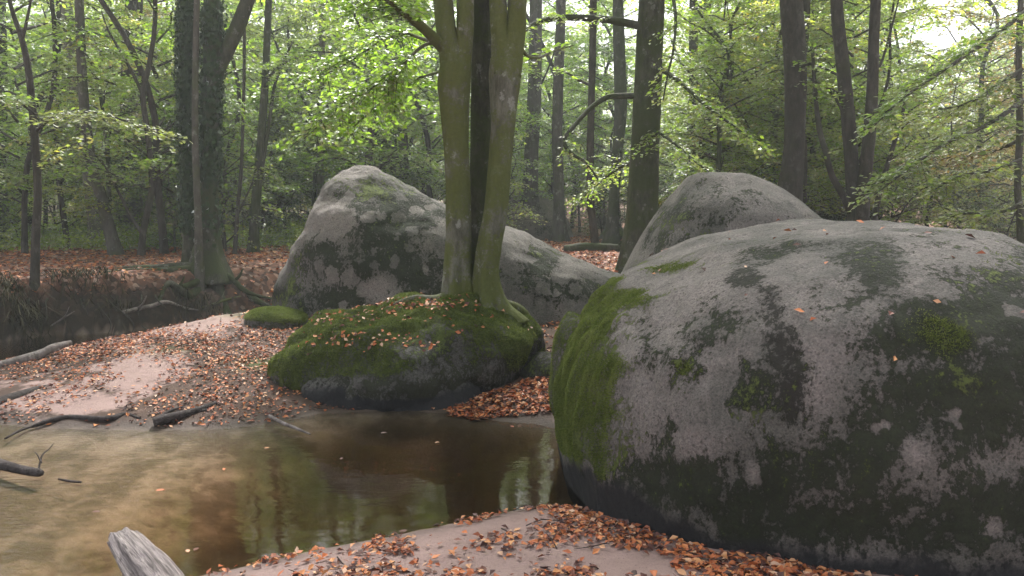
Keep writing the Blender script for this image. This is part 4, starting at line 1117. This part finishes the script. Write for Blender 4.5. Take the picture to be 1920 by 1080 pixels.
while nt_ < 260 and tries < 15000:
    tries += 1
    y = 16 + 42 * rng.random() ** 1.0; x = rng.uniform(-0.75, 0.75) * (y + 2)
    if not free(x, y, 1.2): continue
    px, py = PROJ(np.array([x, y, 1.0]))
    if y < 19 and (x > -6 and x < 1.5): continue
    if 930 < px < 1180 and y < 24: continue
    placed.append((x, y))
    gold = rng.random() < (0.45 if px > 1600 else 0.06)
    sc_ = rng.uniform(.7, 1.2) * (0.7 if in_gap(x, y) else 1)
    ki = int(rng.integers(0, 4))
    wood_tree('young', x, y, sc_, rng.uniform(0, 6.28), ki,
              f"young {girth(sc_)}tree with yellow-orange leaves, {zone(x, y)}" if gold else f"young {girth(sc_)}beech with {'bright' if ki % 2 else 'deeper'} green leaves, {'farther ' if y > 32 else ''}{zone(x, y)}",
              'golden young trees' if gold else 'young beeches of the understorey', crown_gold if gold else None)
    nt_ += 1
nt_, tries = 0, 0
while nt_ < 12 and tries < 4000:
    tries += 1
    y = rng.uniform(27, 42); px = rng.uniform(1400, 2000)
    x = (px - 960) / F * y
    if not free(x, y, 1.0) or in_gap(x, y) or (1440 < px < 1660 and y < 19): continue
    placed.append((x, y)); ki = int(rng.integers(0, 4)); sc_ = rng.uniform(.95, 1.3)
    wood_tree('young', x, y, sc_, rng.uniform(0, 6.28), ki, f"young {girth(sc_)}beech with {'bright' if ki % 2 else 'deeper'} green leaves, {'farther ' if y > 32 else ''}{zone(x, y)}", 'young beeches of the understorey')
    nt_ += 1
nt_, tries = 0, 0
while nt_ < 130 and tries < 8000:
    tries += 1
    y = 17 + 22 * rng.random(); x = rng.uniform(-0.72, 0.72) * (y + 1)
    px, py = PROJ(np.array([x, y, 0.8]))
    if -6 < x < 2.5 and y < 19: continue
    if 960 < px < 1190 and y < 27: continue
    if not free(x, y, 0.8): continue
    placed.append((x, y))
    sc_ = rng.uniform(.6, 1.2); ki = int(rng.integers(0, 4))
    wood_tree('low', x, y, sc_, rng.uniform(0, 6.28), ki, f"{girth(sc_)}leafy shrub with {'dark' if ki < 2 else 'fresh'} green leaves, {zone(x, y)}", 'shrubs of the undergrowth')
    nt_ += 1

# crowns of the big trees, unseen above the frame, added to shade the rocks
def add_crown(tree, seed, z0, z1, rad, n_limb, per, lsize=0.10, leaf='leaf_bright'):
    me = crown_mesh('crown', seed, z0, z1, rad, n_limb, per, lsize, M[leaf], 0.22, 0.7, 0.5)
    return tag(obj('crown', me, None, tree), kind='stuff')
def by_name(n): return bpy.data.objects[n]
add_crown(tri_tree, 801, 5.2, 10.5, 4.3, 34, 15)
add_crown(by_name('grey_beech'), 802, 5.4, 13.0, 4.4, 34, 16, 0.11)
add_crown(ivy_tree, 803, 4.6, 12.0, 4.0, 26, 13, 0.11, 'leaf_green')
add_crown(by_name('v_shaped_tree'), 805, 4.7, 12.0, 4.2, 28, 13, 0.11)
add_crown(by_name('dark_twin_trunk'), 804, 5.4, 13.0, 3.4, 22, 12, 0.11, 'leaf_green')
for i, (x, y, s_, lb) in enumerate([(9.5, 6.5, 1.0, 'tree off the right flank of the great boulder'), (7.5, -2.5, 1.15, 'tree on the near bank behind the sand spit'),
                                    (-12.0, 7.5, 1.1, 'tree on the leafy bank where the creek bends away')]):
    wood_tree('tall', x, y, s_, i * 1.3, i % 4, 'tall unseen added shade ' + lb, 'unseen shade trees round the pool')  # out-of-view trees, added to keep light off the pool and rocks

# low green ground cover at the edge of the wood, left
def cover():
    n = 80000
    x = rng.uniform(-24, -2.6, n); y = 16.0 + 12 * rng.random(n) ** 1.3
    keep = (fbm2(x * 0.7, y * 0.7, 3, 41) + sstep(16.2, 19, y) * 0.4 > 0.66) & (np.abs(x) < 0.75 * y)
    x, y = x[keep], y[keep]
    z = terrain(x, y)[0]
    c = np.stack([x, y, z + np.abs(rng.normal(0.12, 0.16, len(x))) * (0.4 + 1.6 * fbm2(x * 1.3, y * 1.3, 2, 43))], -1)
    u = rng.normal(0, 1, (len(x), 3)); u[:, 2] *= 0.4
    nn = np.array([0, 0, 1.0]) + rng.normal(0, 0.5, (len(x), 3))
    sz = 0.09 * (0.6 + 0.8 * rng.random(len(x)))
    V, Fc = leaf_geo(c, u, nn, sz, sz * 0.6)
    tag(obj('ground_cover', mesh_np('ground_cover', V, Fc), M['leaf_green']), 'low green ground cover plants at the edge of the wood', 'ground cover', kind='stuff')
cover()

# ------------------------------------------------------------------ dead wood
def stick(name, label, pts, cat='branch', mat='wood_wet', twigs=(), lump=0.18, seed=0, sides=10, jag=False):
    """pts: (px, py, z_centre, radius m): each lies on a plane of that height"""
    P = np.array([G(p[0], p[1], p[2]) for p in pts]); Rr = [p[3] for p in pts]
    base = P[0].copy()
    V, Fc = tube(P, Rr, sides, 6, lump, seed, 0, base)
    root = thing(name, base, label, cat)
    obj('stem', mesh_np('stem', V, Fc, True), M[mat], root)
    for i, tw in enumerate(twigs):
        Q = np.array([G(p[0], p[1], p[2]) if len(p) == 4 else AT(p[0], p[1], p[4]) for p in tw])
        V, Fc = tube(Q, [p[3] for p in tw], 6, 5, lump, seed + i + 1, 0, base)
        obj('twig', mesh_np('twig', V, Fc, True), M[mat], root)
    return root
stick('half_buried_log', 'dark half-buried log on the left end of the sand bar', [(-60, 780, 0.03, .06), (0, 757, 0.06, .06), (45, 742, 0.09, .055), (75, 732, 0.1, .045), (95, 724, 0.1, .02)], 'log', seed=3)
stick('stranded_branch', 'dark stranded branch at the water edge of the sand bar, with a split end', [(288, 792, 0.05, .035), (320, 783, 0.07, .037), (360, 772, 0.08, .03), (395, 760, 0.1, .022), (412, 752, 0.11, .01)], seed=4,
      twigs=[[(300, 783, .06, .018), (320, 770, .09, .014), (345, 762, .1, .008)], [(370, 770, .08, .016), (395, 768, .08, .01), (412, 762, .08, .006)]])
stick('pale_twig', 'pale grey twig poking into the pool beside the waterline ledge', [(505, 780, .06, .014), (530, 793, .05, .014), (555, 803, .03, .012), (582, 814, 0.01, .007)], mat='wood_grey', seed=5)
stick('long_pale_branch', 'long pale bare branch lying along the creek edge of the sand bar', [(-80, 702, .1, .05), (0, 686, .14, .05), (45, 674, .18, .05), (80, 662, .22, .045), (100, 652, .26, .045), (132, 643, .28, .03)], mat='wood_grey', seed=6,
      twigs=[[(80, 662, .22, .02), (95, 660, .22, .015), (112, 655, .24, .01)]])
stick('shore_snag', 'thin dark root-like branch on the wet sand at the water edge', [(60, 800, .02, .012), (90, 790, .04, .02), (130, 782, .05, .018), (200, 786, .05, .026), (235, 777, .06, .02), (262, 784, .05, .008)], seed=7)
stick('sunken_branch', 'wet purple-grey branch rising from the shallow stream with an upright twig', [(-30, 862, .01, .04), (5, 872, .012, .036), (40, 881, .012, .03), (70, 886, .015, .028), (79, 887, .015, .018)], seed=8,
      twigs=[[(72, 884, .03, .009), (75, 868, .06, .007), (80, 852, .10, .006), (92, 842, .11, .004), (100, 832, .13, .003)], [(78, 868, .07, .005), (70, 852, .10, .004), (66, 848, .1, .002)], [(110, 898, .004, .006), (130, 902, .01, .008), (152, 904, .012, .007)]])
stick('drifting_twig', 'small dark twig lying in the shallows near the sand bar', [(10, 822, .015, .008), (40, 806, .02, .01), (75, 796, .02, .007), (90, 794, .02, .004)], seed=9)
def GT(px, py):
    d = ray(px, py); t = np.linspace(4, 30, 1600) / d[1]
    X, Y_, Z = d[0] * t, d[1] * t, CAM_H + d[2] * t
    k = int(np.argmax(Z < np.maximum(terrain(X, Y_)[0], 0)))
    return np.array([X[k], Y_[k], Z[k]])
def debris(name, label, pts, mat, seed, cat='branch'):
    P = np.array([GT(p[0], p[1]) + [0, -p[2] * .6, p[2] * .7] for p in pts]); base = P[0].copy()
    V, Fc = tube(P, [p[2] for p in pts], 8, 6, .2, seed, 0, base)
    root = thing(name, base, label, cat)
    obj('stem', mesh_np('stem', V, Fc, True), M[mat], root)
    V, Fc = tube([P[1], P[1] + [.10, -.02, .08], P[1] + [.16, -.02, .2]], [pts[1][2] * .6, pts[1][2] * .45, pts[1][2] * .2], 6, 4, .2, seed + 1, 0, base)
    obj('twig', mesh_np('twig', V, Fc, True), M[mat], root)
debris('bare_bough', 'bare grey bough lying across the creek bank, left of the ivy tree roots', [(232, 588, .028), (258, 582, .034), (285, 576, .032), (312, 568, .028), (345, 578, .02), (372, 582, .01)], 'wood_grey', 61)
debris('root_arch', 'dark arching root on the creek bank in front of the ivy tree', [(300, 560, .03), (330, 545, .045), (352, 540, .05), (370, 532, .05), (385, 522, .04)], 'bark_shade', 62, 'root')
debris('gnarled_root', 'gnarled mossy root dropping from the ivy tree to the creek', [(420, 515, .05), (440, 530, .05), (455, 545, .045), (480, 556, .03), (510, 560, .015)], 'bark_shade', 63, 'root')
debris('thin_bank_twig', 'thin pale twig leaning on the dark creek bank below the leaf carpet', [(95, 612, .010), (112, 602, .012), (128, 592, .010), (140, 584, .006)], 'wood_grey', 64)
debris('mossy_stick', 'short mossy stick lying at the creek edge of the sand bar', [(380, 578, .018), (405, 570, .022), (430, 562, .018), (452, 556, .01)], 'bark_moss', 65)
# fallen log beyond the pointed boulder
def log_at(name, label, a, b, r, mat, seed):
    pts = []
    for t in (0, .3, .65, 1):
        x, y = a[0] + (b[0] - a[0]) * t, a[1] + (b[1] - a[1]) * t
        pts.append((x, y, gz(x, y) + r * 0.7))
    base = np.array(pts[0]); base[2] -= r * 0.7
    V, Fc = tube(pts, [r * .7, r * 1.15, r, r * .55], 12, 6, 0.35, seed, 0, base)
    root = thing(name, base, label, 'log')
    obj('stem', mesh_np('stem', V, Fc, True), M[mat], root)
    V, Fc = tube([pts[2], np.array(pts[2]) + [.1, -.1, r * 1.6], np.array(pts[2]) + [.25, -.2, r * 2.4]], [r * .4, r * .3, r * .15], 6, 4, .2, seed, 0, base)
    obj('branch_stub', mesh_np('branch_stub', V, Fc, True), M[mat], root)
pa, pb = G(1085, 482, .95), G(1200, 474, .95)
log_at('fallen_log', 'dark fallen log on the leaf carpet behind the pointed boulder', (pa[0], 17.6), (pb[0] * 17.6 / pb[1] + .2, 18.2), .10, 'bark_shade', 3)

# weathered stump of driftwood in the foreground: split, hollow-sided log rising from the water
def mat_drift():
    m, nt = new_mat('driftwood'); k = NT(nt)
    o = k.coord('Object')
    g1 = k.noise(k.map(o, (1, 1, .06)), 60, 6, .7, .4); g2 = k.noise(k.map(o, (1, 1, .15), (3, 1, 2)), 18, 5, .65, .6); n3 = k.noise(o, 9, 4, .6)
    col = k.mix(k.step(g1, .32, .66), (.07, .055, .055), (.34, .29, .285))
    col = k.mix(k.step(g2, .52, .66), col, (.42, .36, .345))
    col = k.mix(k.step(g2, .40, .32), col, (.028, .022, .02))
    col = k.mix(k.math('MULTIPLY', k.step(n3, .55, .65), .5), col, (.16, .13, .15))
    k.out(k.principled(col, .7, k.bump(k.math('ADD', g1, k.math('MULTIPLY', g2, 1.5)), .9, .02), .3)); return m
M['drift'] = mat_drift()
def driftwood():
    a = G(318, 1130, 0.03); b = G(232, 1012, 0.13)
    ax = b - a; L = np.linalg.norm(ax); ax /= L
    up = np.array([0, 0, 1.0]); side = np.cross(ax, up); side /= np.linalg.norm(side); up = np.cross(side, ax)
    m, s = 44, 40
    V = []
    for i in range(m):
        t = i / (m - 1)
        for j in range(s):
            th = 2 * math.pi * j / s
            w = 0.10 * (1 - 0.30 * t ** 2)
            hgt = 0.10 * (1 - 0.45 * t ** 1.5)
            groove = 0.16 * (1 - abs(math.sin(2.5 * th + 0.3))) ** 4
            n = mnoise.noise(Vector((math.cos(th) * 2.2, math.sin(th) * 2.2, t * 1.2))) * 0.20 + mnoise.noise(Vector((math.cos(th) * 7, math.sin(th) * 7, t * 2.5))) * 0.10
            k = 1 - groove + n
            jag = 0.07 * mnoise.noise(Vector((math.cos(th) * 2.2, math.sin(th) * 2.2, 5))) * (t ** 6)
            V.append(a + ax * (t * L + jag * 1.6) + side * math.cos(th) * w * k + up * math.sin(th) * hgt * k)
    V = np.array(V)
    ctr = V[-s:].mean(0) - ax * 0.02
    V = np.vstack([V, ctr])
    i = np.arange(m - 1)[:, None] * s; j = np.arange(s)[None, :]; jn = (j + 1) % s
    Q = np.stack([i + j, i + jn, i + s + jn, i + s + j], -1).reshape(-1, 4)
    jj = np.arange(s)
    T = np.stack([(m - 1) * s + jj, (m - 1) * s + (jj + 1) % s, np.full(s, m * s)], -1)
    root = thing('driftwood_stump', a, 'weathered grey driftwood stump with a broken end, jutting from the stream', 'driftwood')
    from mathutils import Matrix
    B = np.stack([up, side, ax], 1)          # local x, y, z
    rot = Matrix([list(map(float, r)) for r in B]).to_euler()
    root.rotation_euler = rot
    obj('stem', mesh_np('stem', (V - a) @ B, [Q, T], True), M['drift'], root)
    for k, (dx, r) in enumerate(((0.035, .03), (-0.03, .026))):
        p = b + side * dx
        V2, F2 = tube([p - ax * .1, p + ax * .02, p + ax * (.035 + .012 * k) - up * .01], [r * 1.3, r, r * .45], 6, 4, .25, k, 0, a)
        obj('splinter', mesh_np('splinter', V2 @ B, F2, True), M['drift'], root)
driftwood()

# tussocks hanging over the creek bank
def tussock(name, label, px, py, Y, n, length, seed, spread=.45):
    q = np.random.default_rng(seed)
    c0 = AT(px, py, Y); c0[2] = gz(c0[0], c0[1])
    Vs, Fs = [], []
    for i in range(n):
        a = q.uniform(0, 6.283); r = spread * q.random() ** .5
        b = np.array([c0[0] + r * math.cos(a), c0[1] + r * math.sin(a) * .5, 0]); b[2] = gz(b[0], b[1])
        d = np.array([q.normal(0, .6), q.normal(-.55, .4), 0]); L = length * q.uniform(.5, 1.2); w = .006
        sd = np.array([-d[1], d[0], 0]); sd /= np.linalg.norm(sd) + 1e-6
        pts = [b, b + d * L * .35 + [0, 0, L * .35], b + d * L * .75 + [0, 0, L * .1], b + d * L * .95 + [0, 0, -L * .45]]
        k = len(Vs) * 0 + sum(len(v) for v in Vs)
        V = []
        for t, p in enumerate(pts):
            ww = w * (1 - t / 3.4); V += [p - sd * ww, p + sd * ww]
        Vs.append(np.array(V)); Fs.append(np.array([(k, k + 1, k + 3, k + 2), (k + 2, k + 3, k + 5, k + 4), (k + 4, k + 5, k + 7, k + 6)]))
    base = np.array([c0[0], c0[1], c0[2]])
    o = obj(name, mesh_np(name, np.vstack(Vs) - base, [np.vstack(Fs)]), M['tussock'], None, base)
    return tag(o, label, 'grass')
def mat_tussock():
    m, nt = new_mat('tussock'); k = NT(nt)
    col = k.ramp(k.n('ShaderNodeNewGeometry').outputs['Random Per Island'], [(0, (.018, .018, .010)), (.6, (.04, .038, .02)), (1, (.10, .085, .05))])
    k.out(k.principled(col, 0.9, None, 0.1)); return m
M['tussock'] = mat_tussock()
tussock('grass_tussock', 'shaggy dry grass tussock hanging over the creek bank below the forked sapling', 40, 560, 10.9, 420, .42, 1)
tussock('sedge_tuft', 'thin sedge tuft on the bank edge between the forked sapling and the ivy tree', 170, 545, 11.6, 260, .35, 2, .6)
tussock('fern_tuft', 'ragged grass tuft among the roots at the foot of the ivy tree', 400, 545, 12.4, 320, .4, 3, .6)

# roots trailing out of the creek bank
rr_ = np.random.default_rng(3)
for i in range(26):
    px = rr_.uniform(-20, 330)
    t = (px + 20) / 350
    d0 = 10.9 + 1.7 * t + rr_.normal(0, .1)
    x = (px - 960) / F * d0
    # walk back to the bank edge
    ys = np.linspace(9, 14, 120); xs = np.full(120, x)
    hh = terrain(xs, ys)[0]
    kk = np.argmax(hh > 0.55)
    y0 = ys[kk]
    z0 = hh[kk] - rr_.uniform(.02, .2)
    L = rr_.uniform(.25, .6)
    P = [(x, y0 + .15, z0), (x + rr_.normal(0, .08), y0 - .08, z0 - .05), (x + rr_.normal(0, .15), y0 - .16, z0 - L * .6), (x + rr_.normal(0, .22), y0 - .2, z0 - L)]
    base = np.array(P[0])
    V, Fc = tube(P, [.016, .014, .009, .003], 6, 5, .2, i, 0, base)
    o = obj('bank_root', mesh_np('bank_root', V, Fc, True), M['bark_dark'], None, base)
    tag(o, 'thin exposed root hanging out of the dark creek bank', 'root', 'roots trailing from the creek bank')

# ------------------------------------------------------------------ fallen leaves
def dens(px, py, x, y, onrock):
    n1 = fbm2(x * 1.6 + 9, y * 1.6, 3, 51); n2 = fbm2(x * 5 + 2, y * 5, 3, 57)
    cl = sstep(0.42, 0.66, 0.55 * n1 + 0.45 * n2)
    d = 0.08 + 0.9 * cl
    return d

def scatter():
    P, N, S, D = [], [], [], []
    rg = np.random.default_rng(99)
    def add(n, xr, yr, fn, size=0.062):
        x = rg.uniform(*xr, n); y = rg.uniform(*yr, n)
        h, dp, dc, cf, sh = terrain(x, y)
        n1 = fbm2(x * 1.5 + 9, y * 1.5, 3, 51); n2 = fbm2(x * 5 + 2, y * 5, 3, 57)
        px, py = PROJ(np.stack([x, y, h], -1))
        p = fn(x, y, h, dp, dc, n1, n2, px, py)
        k = rg.random(n) < p
        for xx, yy, hh in zip(x[k], y[k], h[k]):
            hit = ROCK_BVH.ray_cast(Vector((xx, yy, 8)), Vector((0, 0, -1)))
            if hit[0] is not None and hit[0].z > hh: continue
            P.append((xx, yy, hh)); N.append((0, 0, 1)); S.append(size)
    def spit(x, y, h, dp, dc, n1, n2, px, py):
        # drift along the foot of the great boulder, patches elsewhere
        e = sd_line(px, py, np.array([(1030, 930), (1080, 962), (1200, 1005), (1330, 1040), (1470, 1085), (1600, 1130)]))
        drift = np.exp(-(np.abs(e) / 34) ** 2)
        base = sstep(0.46, 0.62, 0.5 * n1 + 0.5 * n2) * 0.8
        bare = blob(px, py, 1000, 972, 60, 16) + blob(px, py, 1190, 1045, 70, 18) + blob(px, py, 850, 1005, 60, 20) + blob(px, py, 1240, 1075, 80, 14)
        return np.where(dp > 0.0, np.clip(0.06 + base * 0.65 + drift * 1.2 - 0.9 * bare, 0.02, 1), 0)
    add(32000, (-3.0, 1.8), (2.9, 5.0), spit, 0.038)
    def barf(x, y, h, dp, dc, n1, n2, px, py):
        c = sstep(0.44, 0.60, 0.5 * n1 + 0.5 * n2)
        d = 0.14 + 0.5 * c
        d = d + 0.55 * blob(px, py, 600, 610, 150, 70) + 0.6 * blob(px, py, 200, 655, 170, 30) + 0.5 * blob(px, py, 430, 690, 110, 60) + 0.5 * blob(px, py, 500, 775, 90, 30) + .7 * blob(px, py, 1050, 620, 120, 90)
        d = d - 0.8 * blob(px, py, 390, 605, 70, 20) - 0.5 * blob(px, py, 260, 690, 50, 30) - .3 * blob(px, py, 120, 760, 90, 30)
        return np.where((dp > 0.03) & (dc < -0.5), np.clip(d, 0.02, 1), 0)
    add(48000, (-7.5, -0.2), (6.2, 11.5), barf, 0.038)
    def cove(x, y, h, dp, dc, n1, n2, px, py):
        return np.where(dp > -0.05, 0.9, 0)
    add(5500, (-0.55, 0.75), (6.5, 8.2), cove, 0.05)
    def mid(x, y, h, dp, dc, n1, n2, px, py):
        return np.where((dp > 0) & (dc < -0.6), 0.35 + 0.65 * n2, 0)
    add(7000, (-2.5, 2.2), (8.2, 12.5), mid, 0.062)
    def terr(x, y, h, dp, dc, n1, n2, px, py):
        return np.where((dc > 1.0) | (y > 13.0), np.clip(0.25 + 0.9 * n2, 0, 1) * (np.abs(x) < 0.7 * y + 1), 0)
    add(26000, (-13, 2), (10.5, 20), terr, 0.075)
    add(9000, (-1, 4.5), (12.5, 26), terr, 0.085)
    # leaves lying on rocks
    def onrock(n, poly_px, Yr, prob, names):
        x = rg.uniform(poly_px[0], poly_px[1], n); y = rg.uniform(*Yr, n)
        for xx, yy in zip(x, y):
            hit = ROCK_BVH.ray_cast(Vector((xx, yy, 8)), Vector((0, 0, -1)))
            if hit[0] is None: continue
            nn = hit[1] if hit[1].z > 0 else -hit[1]
            if nn.z < 0.45: continue
            px, py = PROJ(np.array(hit[0]))
            if hit[0].z < gz(xx, yy) or rg.random() > prob(px, py, nn.z, xx, yy): continue
            P.append(tuple(hit[0])); N.append(tuple(nn)); S.append(0.045)
    bl = lambda px, py, l: max(a * math.exp(-((px - cx) / rx) ** 2 - ((py - cy) / ry) ** 2) for cx, cy, rx, ry, a in l)
    onrock(5000, (-2.3, 0.4), (6.7, 9.2), lambda px, py, nz, x, y: 0.02 + bl(px, py, [(720, 640, 90, 16, .9), (660, 632, 60, 10, .7), (780, 572, 110, 12, .9), (640, 600, 60, 14, .3), (610, 660, 50, 30, .25), (910, 690, 14, 10, .7), (840, 640, 40, 16, .5), (700, 600, 150, 12, .22), (880, 640, 90, 30, .2)]), None)
    onrock(2600, (0.3, 4.5), (3.2, 7.0), lambda px, py, nz, x, y: 0.022 + bl(px, py, [(1510, 605, 34, 20, .9), (1535, 535, 30, 40, .3), (1430, 490, 60, 20, .15), (1500, 470, 150, 30, .1), (1690, 480, 90, 20, .08)]), None)
    return np.array(P), np.array(N), np.array(S)

LP, LN, LS = scatter()
lr = np.random.default_rng(8)
# individual leaf shape: pointed oval with curl
def leaf_shape(seed):
    q = np.random.default_rng(seed)
    ts = [0.0, 0.18, 0.42, 0.68, 0.88, 1.0]; ws = [0.05, 0.62, 1.0, 0.82, 0.4, 0.02]
    curl = q.uniform(-0.9, 0.9); cup = q.uniform(0.1, 0.7)
    V = []
    for t, w in zip(ts, ws):
        for sgn in (-1, 0, 1):
            y = sgn * w * 0.31
            z = curl * (t - .5) ** 2 * 0.5 + cup * abs(y) * 0.8 + q.normal(0, 0.025) + (0.04 if sgn else 0)
            V.append((t - 0.5, y, z))
    Q = []
    for i in range(5):
        for s in range(2):
            a = i * 3 + s
            Q.append((a, a + 1, a + 4, a + 3))
    V = np.array(V); V[:, 2] -= V[:, 2].min()
    return mesh_np('fallen_leaf', V, [np.array(Q)], True)
shapes = [leaf_shape(i) for i in range(10)]
lpx, lpy = PROJ(LP)
vis = (lpx > 0) & (lpx < 1920) & (lpy < 1078) & (LP[:, 1] < 5.2) & (LP[:, 2] < 0.35)
near = np.where(vis)[0]
near = near[np.argsort(LP[near, 1])][:300]
for n_, i in enumerate(near):
    o = obj('fallen_leaf', shapes[n_ % 10], M['litter'], None, (LP[i][0], LP[i][1], LP[i][2] + 0.003))
    s = float(0.046 * lr.uniform(0.6, 1.4))
    o.scale = (s, s, s)
    o.rotation_euler = (lr.normal(0, .3), lr.normal(0, .3), lr.uniform(0, 6.28))
    tag(o, 'dry copper beech leaf lying on the foreground sand spit', 'leaf', 'fallen leaves on the sand spit')
mask = np.ones(len(LP), bool); mask[near] = False
P, N, S = LP[mask], LN[mask], LS[mask]
n = len(P)
a = lr.uniform(0, 6.283, n)
u = np.stack([np.cos(a), np.sin(a), lr.normal(0, .18, n)], -1)
nn = N + lr.normal(0, .32, (n, 3)); nn[:, 2] = np.abs(nn[:, 2])
sz = S * lr.uniform(.5, 1.4, n)
u = u - nn * np.sum(u * nn, 1)[:, None] / np.sum(nn * nn, 1)[:, None]
V, Fc = leaf_geo(P + N * (0.006 + np.abs(lr.normal(0, .008, n)))[:, None], u, nn, sz, sz * .62, lr.uniform(.05, .4, n)[:, None])
tag(obj('leaf_litter', mesh_np('leaf_litter', V, Fc), M['litter']), 'drifts of copper-brown fallen beech leaves on sand, moss and bank', 'leaves', kind='stuff')
for n_, (px, py) in enumerate([(603, 1029), (368, 1030), (352, 1033), (756, 996), (300, 920), (420, 880), (820, 830), (960, 800), (640, 860), (720, 812), (500, 840), (180, 960)]):
    p = G(px, py, 0.004)
    o = obj('floating_leaf', shapes[(n_ * 3) % 10], M['litter'], None, p)
    q_ = 0.055 * lr.uniform(.6, 1.1); o.scale = (q_, q_, q_ * .5); o.rotation_euler = (0, 0, lr.uniform(0, 6.28))
    tag(o, 'dry copper leaf floating on the dark pool', 'leaf', 'leaves floating on the pool')
# bits of twig among the leaves
tp = []
for i in range(420):
    k_ = int(lr.integers(0, n)); p = P[k_]
    if p[1] > 11: continue
    a_ = lr.uniform(0, 6.283); L_ = lr.uniform(.05, .22); d_ = np.array([math.cos(a_), math.sin(a_), lr.normal(0, .06)]) * L_
    p = p + np.array([0, 0, .012])
    tp.append(tube([p - d_ * .5, p + lr.normal(0, .008, 3), p + d_ * .5], [.0035, .003, .0015], 4, 2))
V, Fc = merge(tp)
tag(obj('twig_litter', mesh_np('twig_litter', V, Fc), M['wood_wet']), 'small bits of dark twig scattered among the fallen leaves', 'twigs', kind='stuff')
print('leaves', n, 'objects', len(bpy.data.objects), 'tris', sum(len(m.loop_triangles) or len(m.polygons) for m in bpy.data.meshes))

# ------------------------------------------------------------------ damp forest air
def haze():
    m, nt = new_mat('damp_air'); k = NT(nt)
    v = k.n('ShaderNodeVolumePrincipled')
    v.inputs['Color'].default_value = (0.90, 0.95, 0.95, 1)
    v.inputs['Density'].default_value = 0.0030
    v.inputs['Anisotropy'].default_value = 0.3
    k.out(None, v.outputs[0])
    x0, x1, y0, y1, z0, z1 = -262.0, 262.0, -64.0, 425.0, -2.0, 25.0
    V = np.array([(x, y, z) for x in (x0, x1) for y in (y0, y1) for z in (z0, z1)], float)
    Fq = np.array([(0, 1, 3, 2), (4, 6, 7, 5), (0, 4, 5, 1), (2, 3, 7, 6), (0, 2, 6, 4), (1, 5, 7, 3)])
    tag(obj('haze', mesh_np('haze', V, [Fq]), m), kind='stuff')
haze()
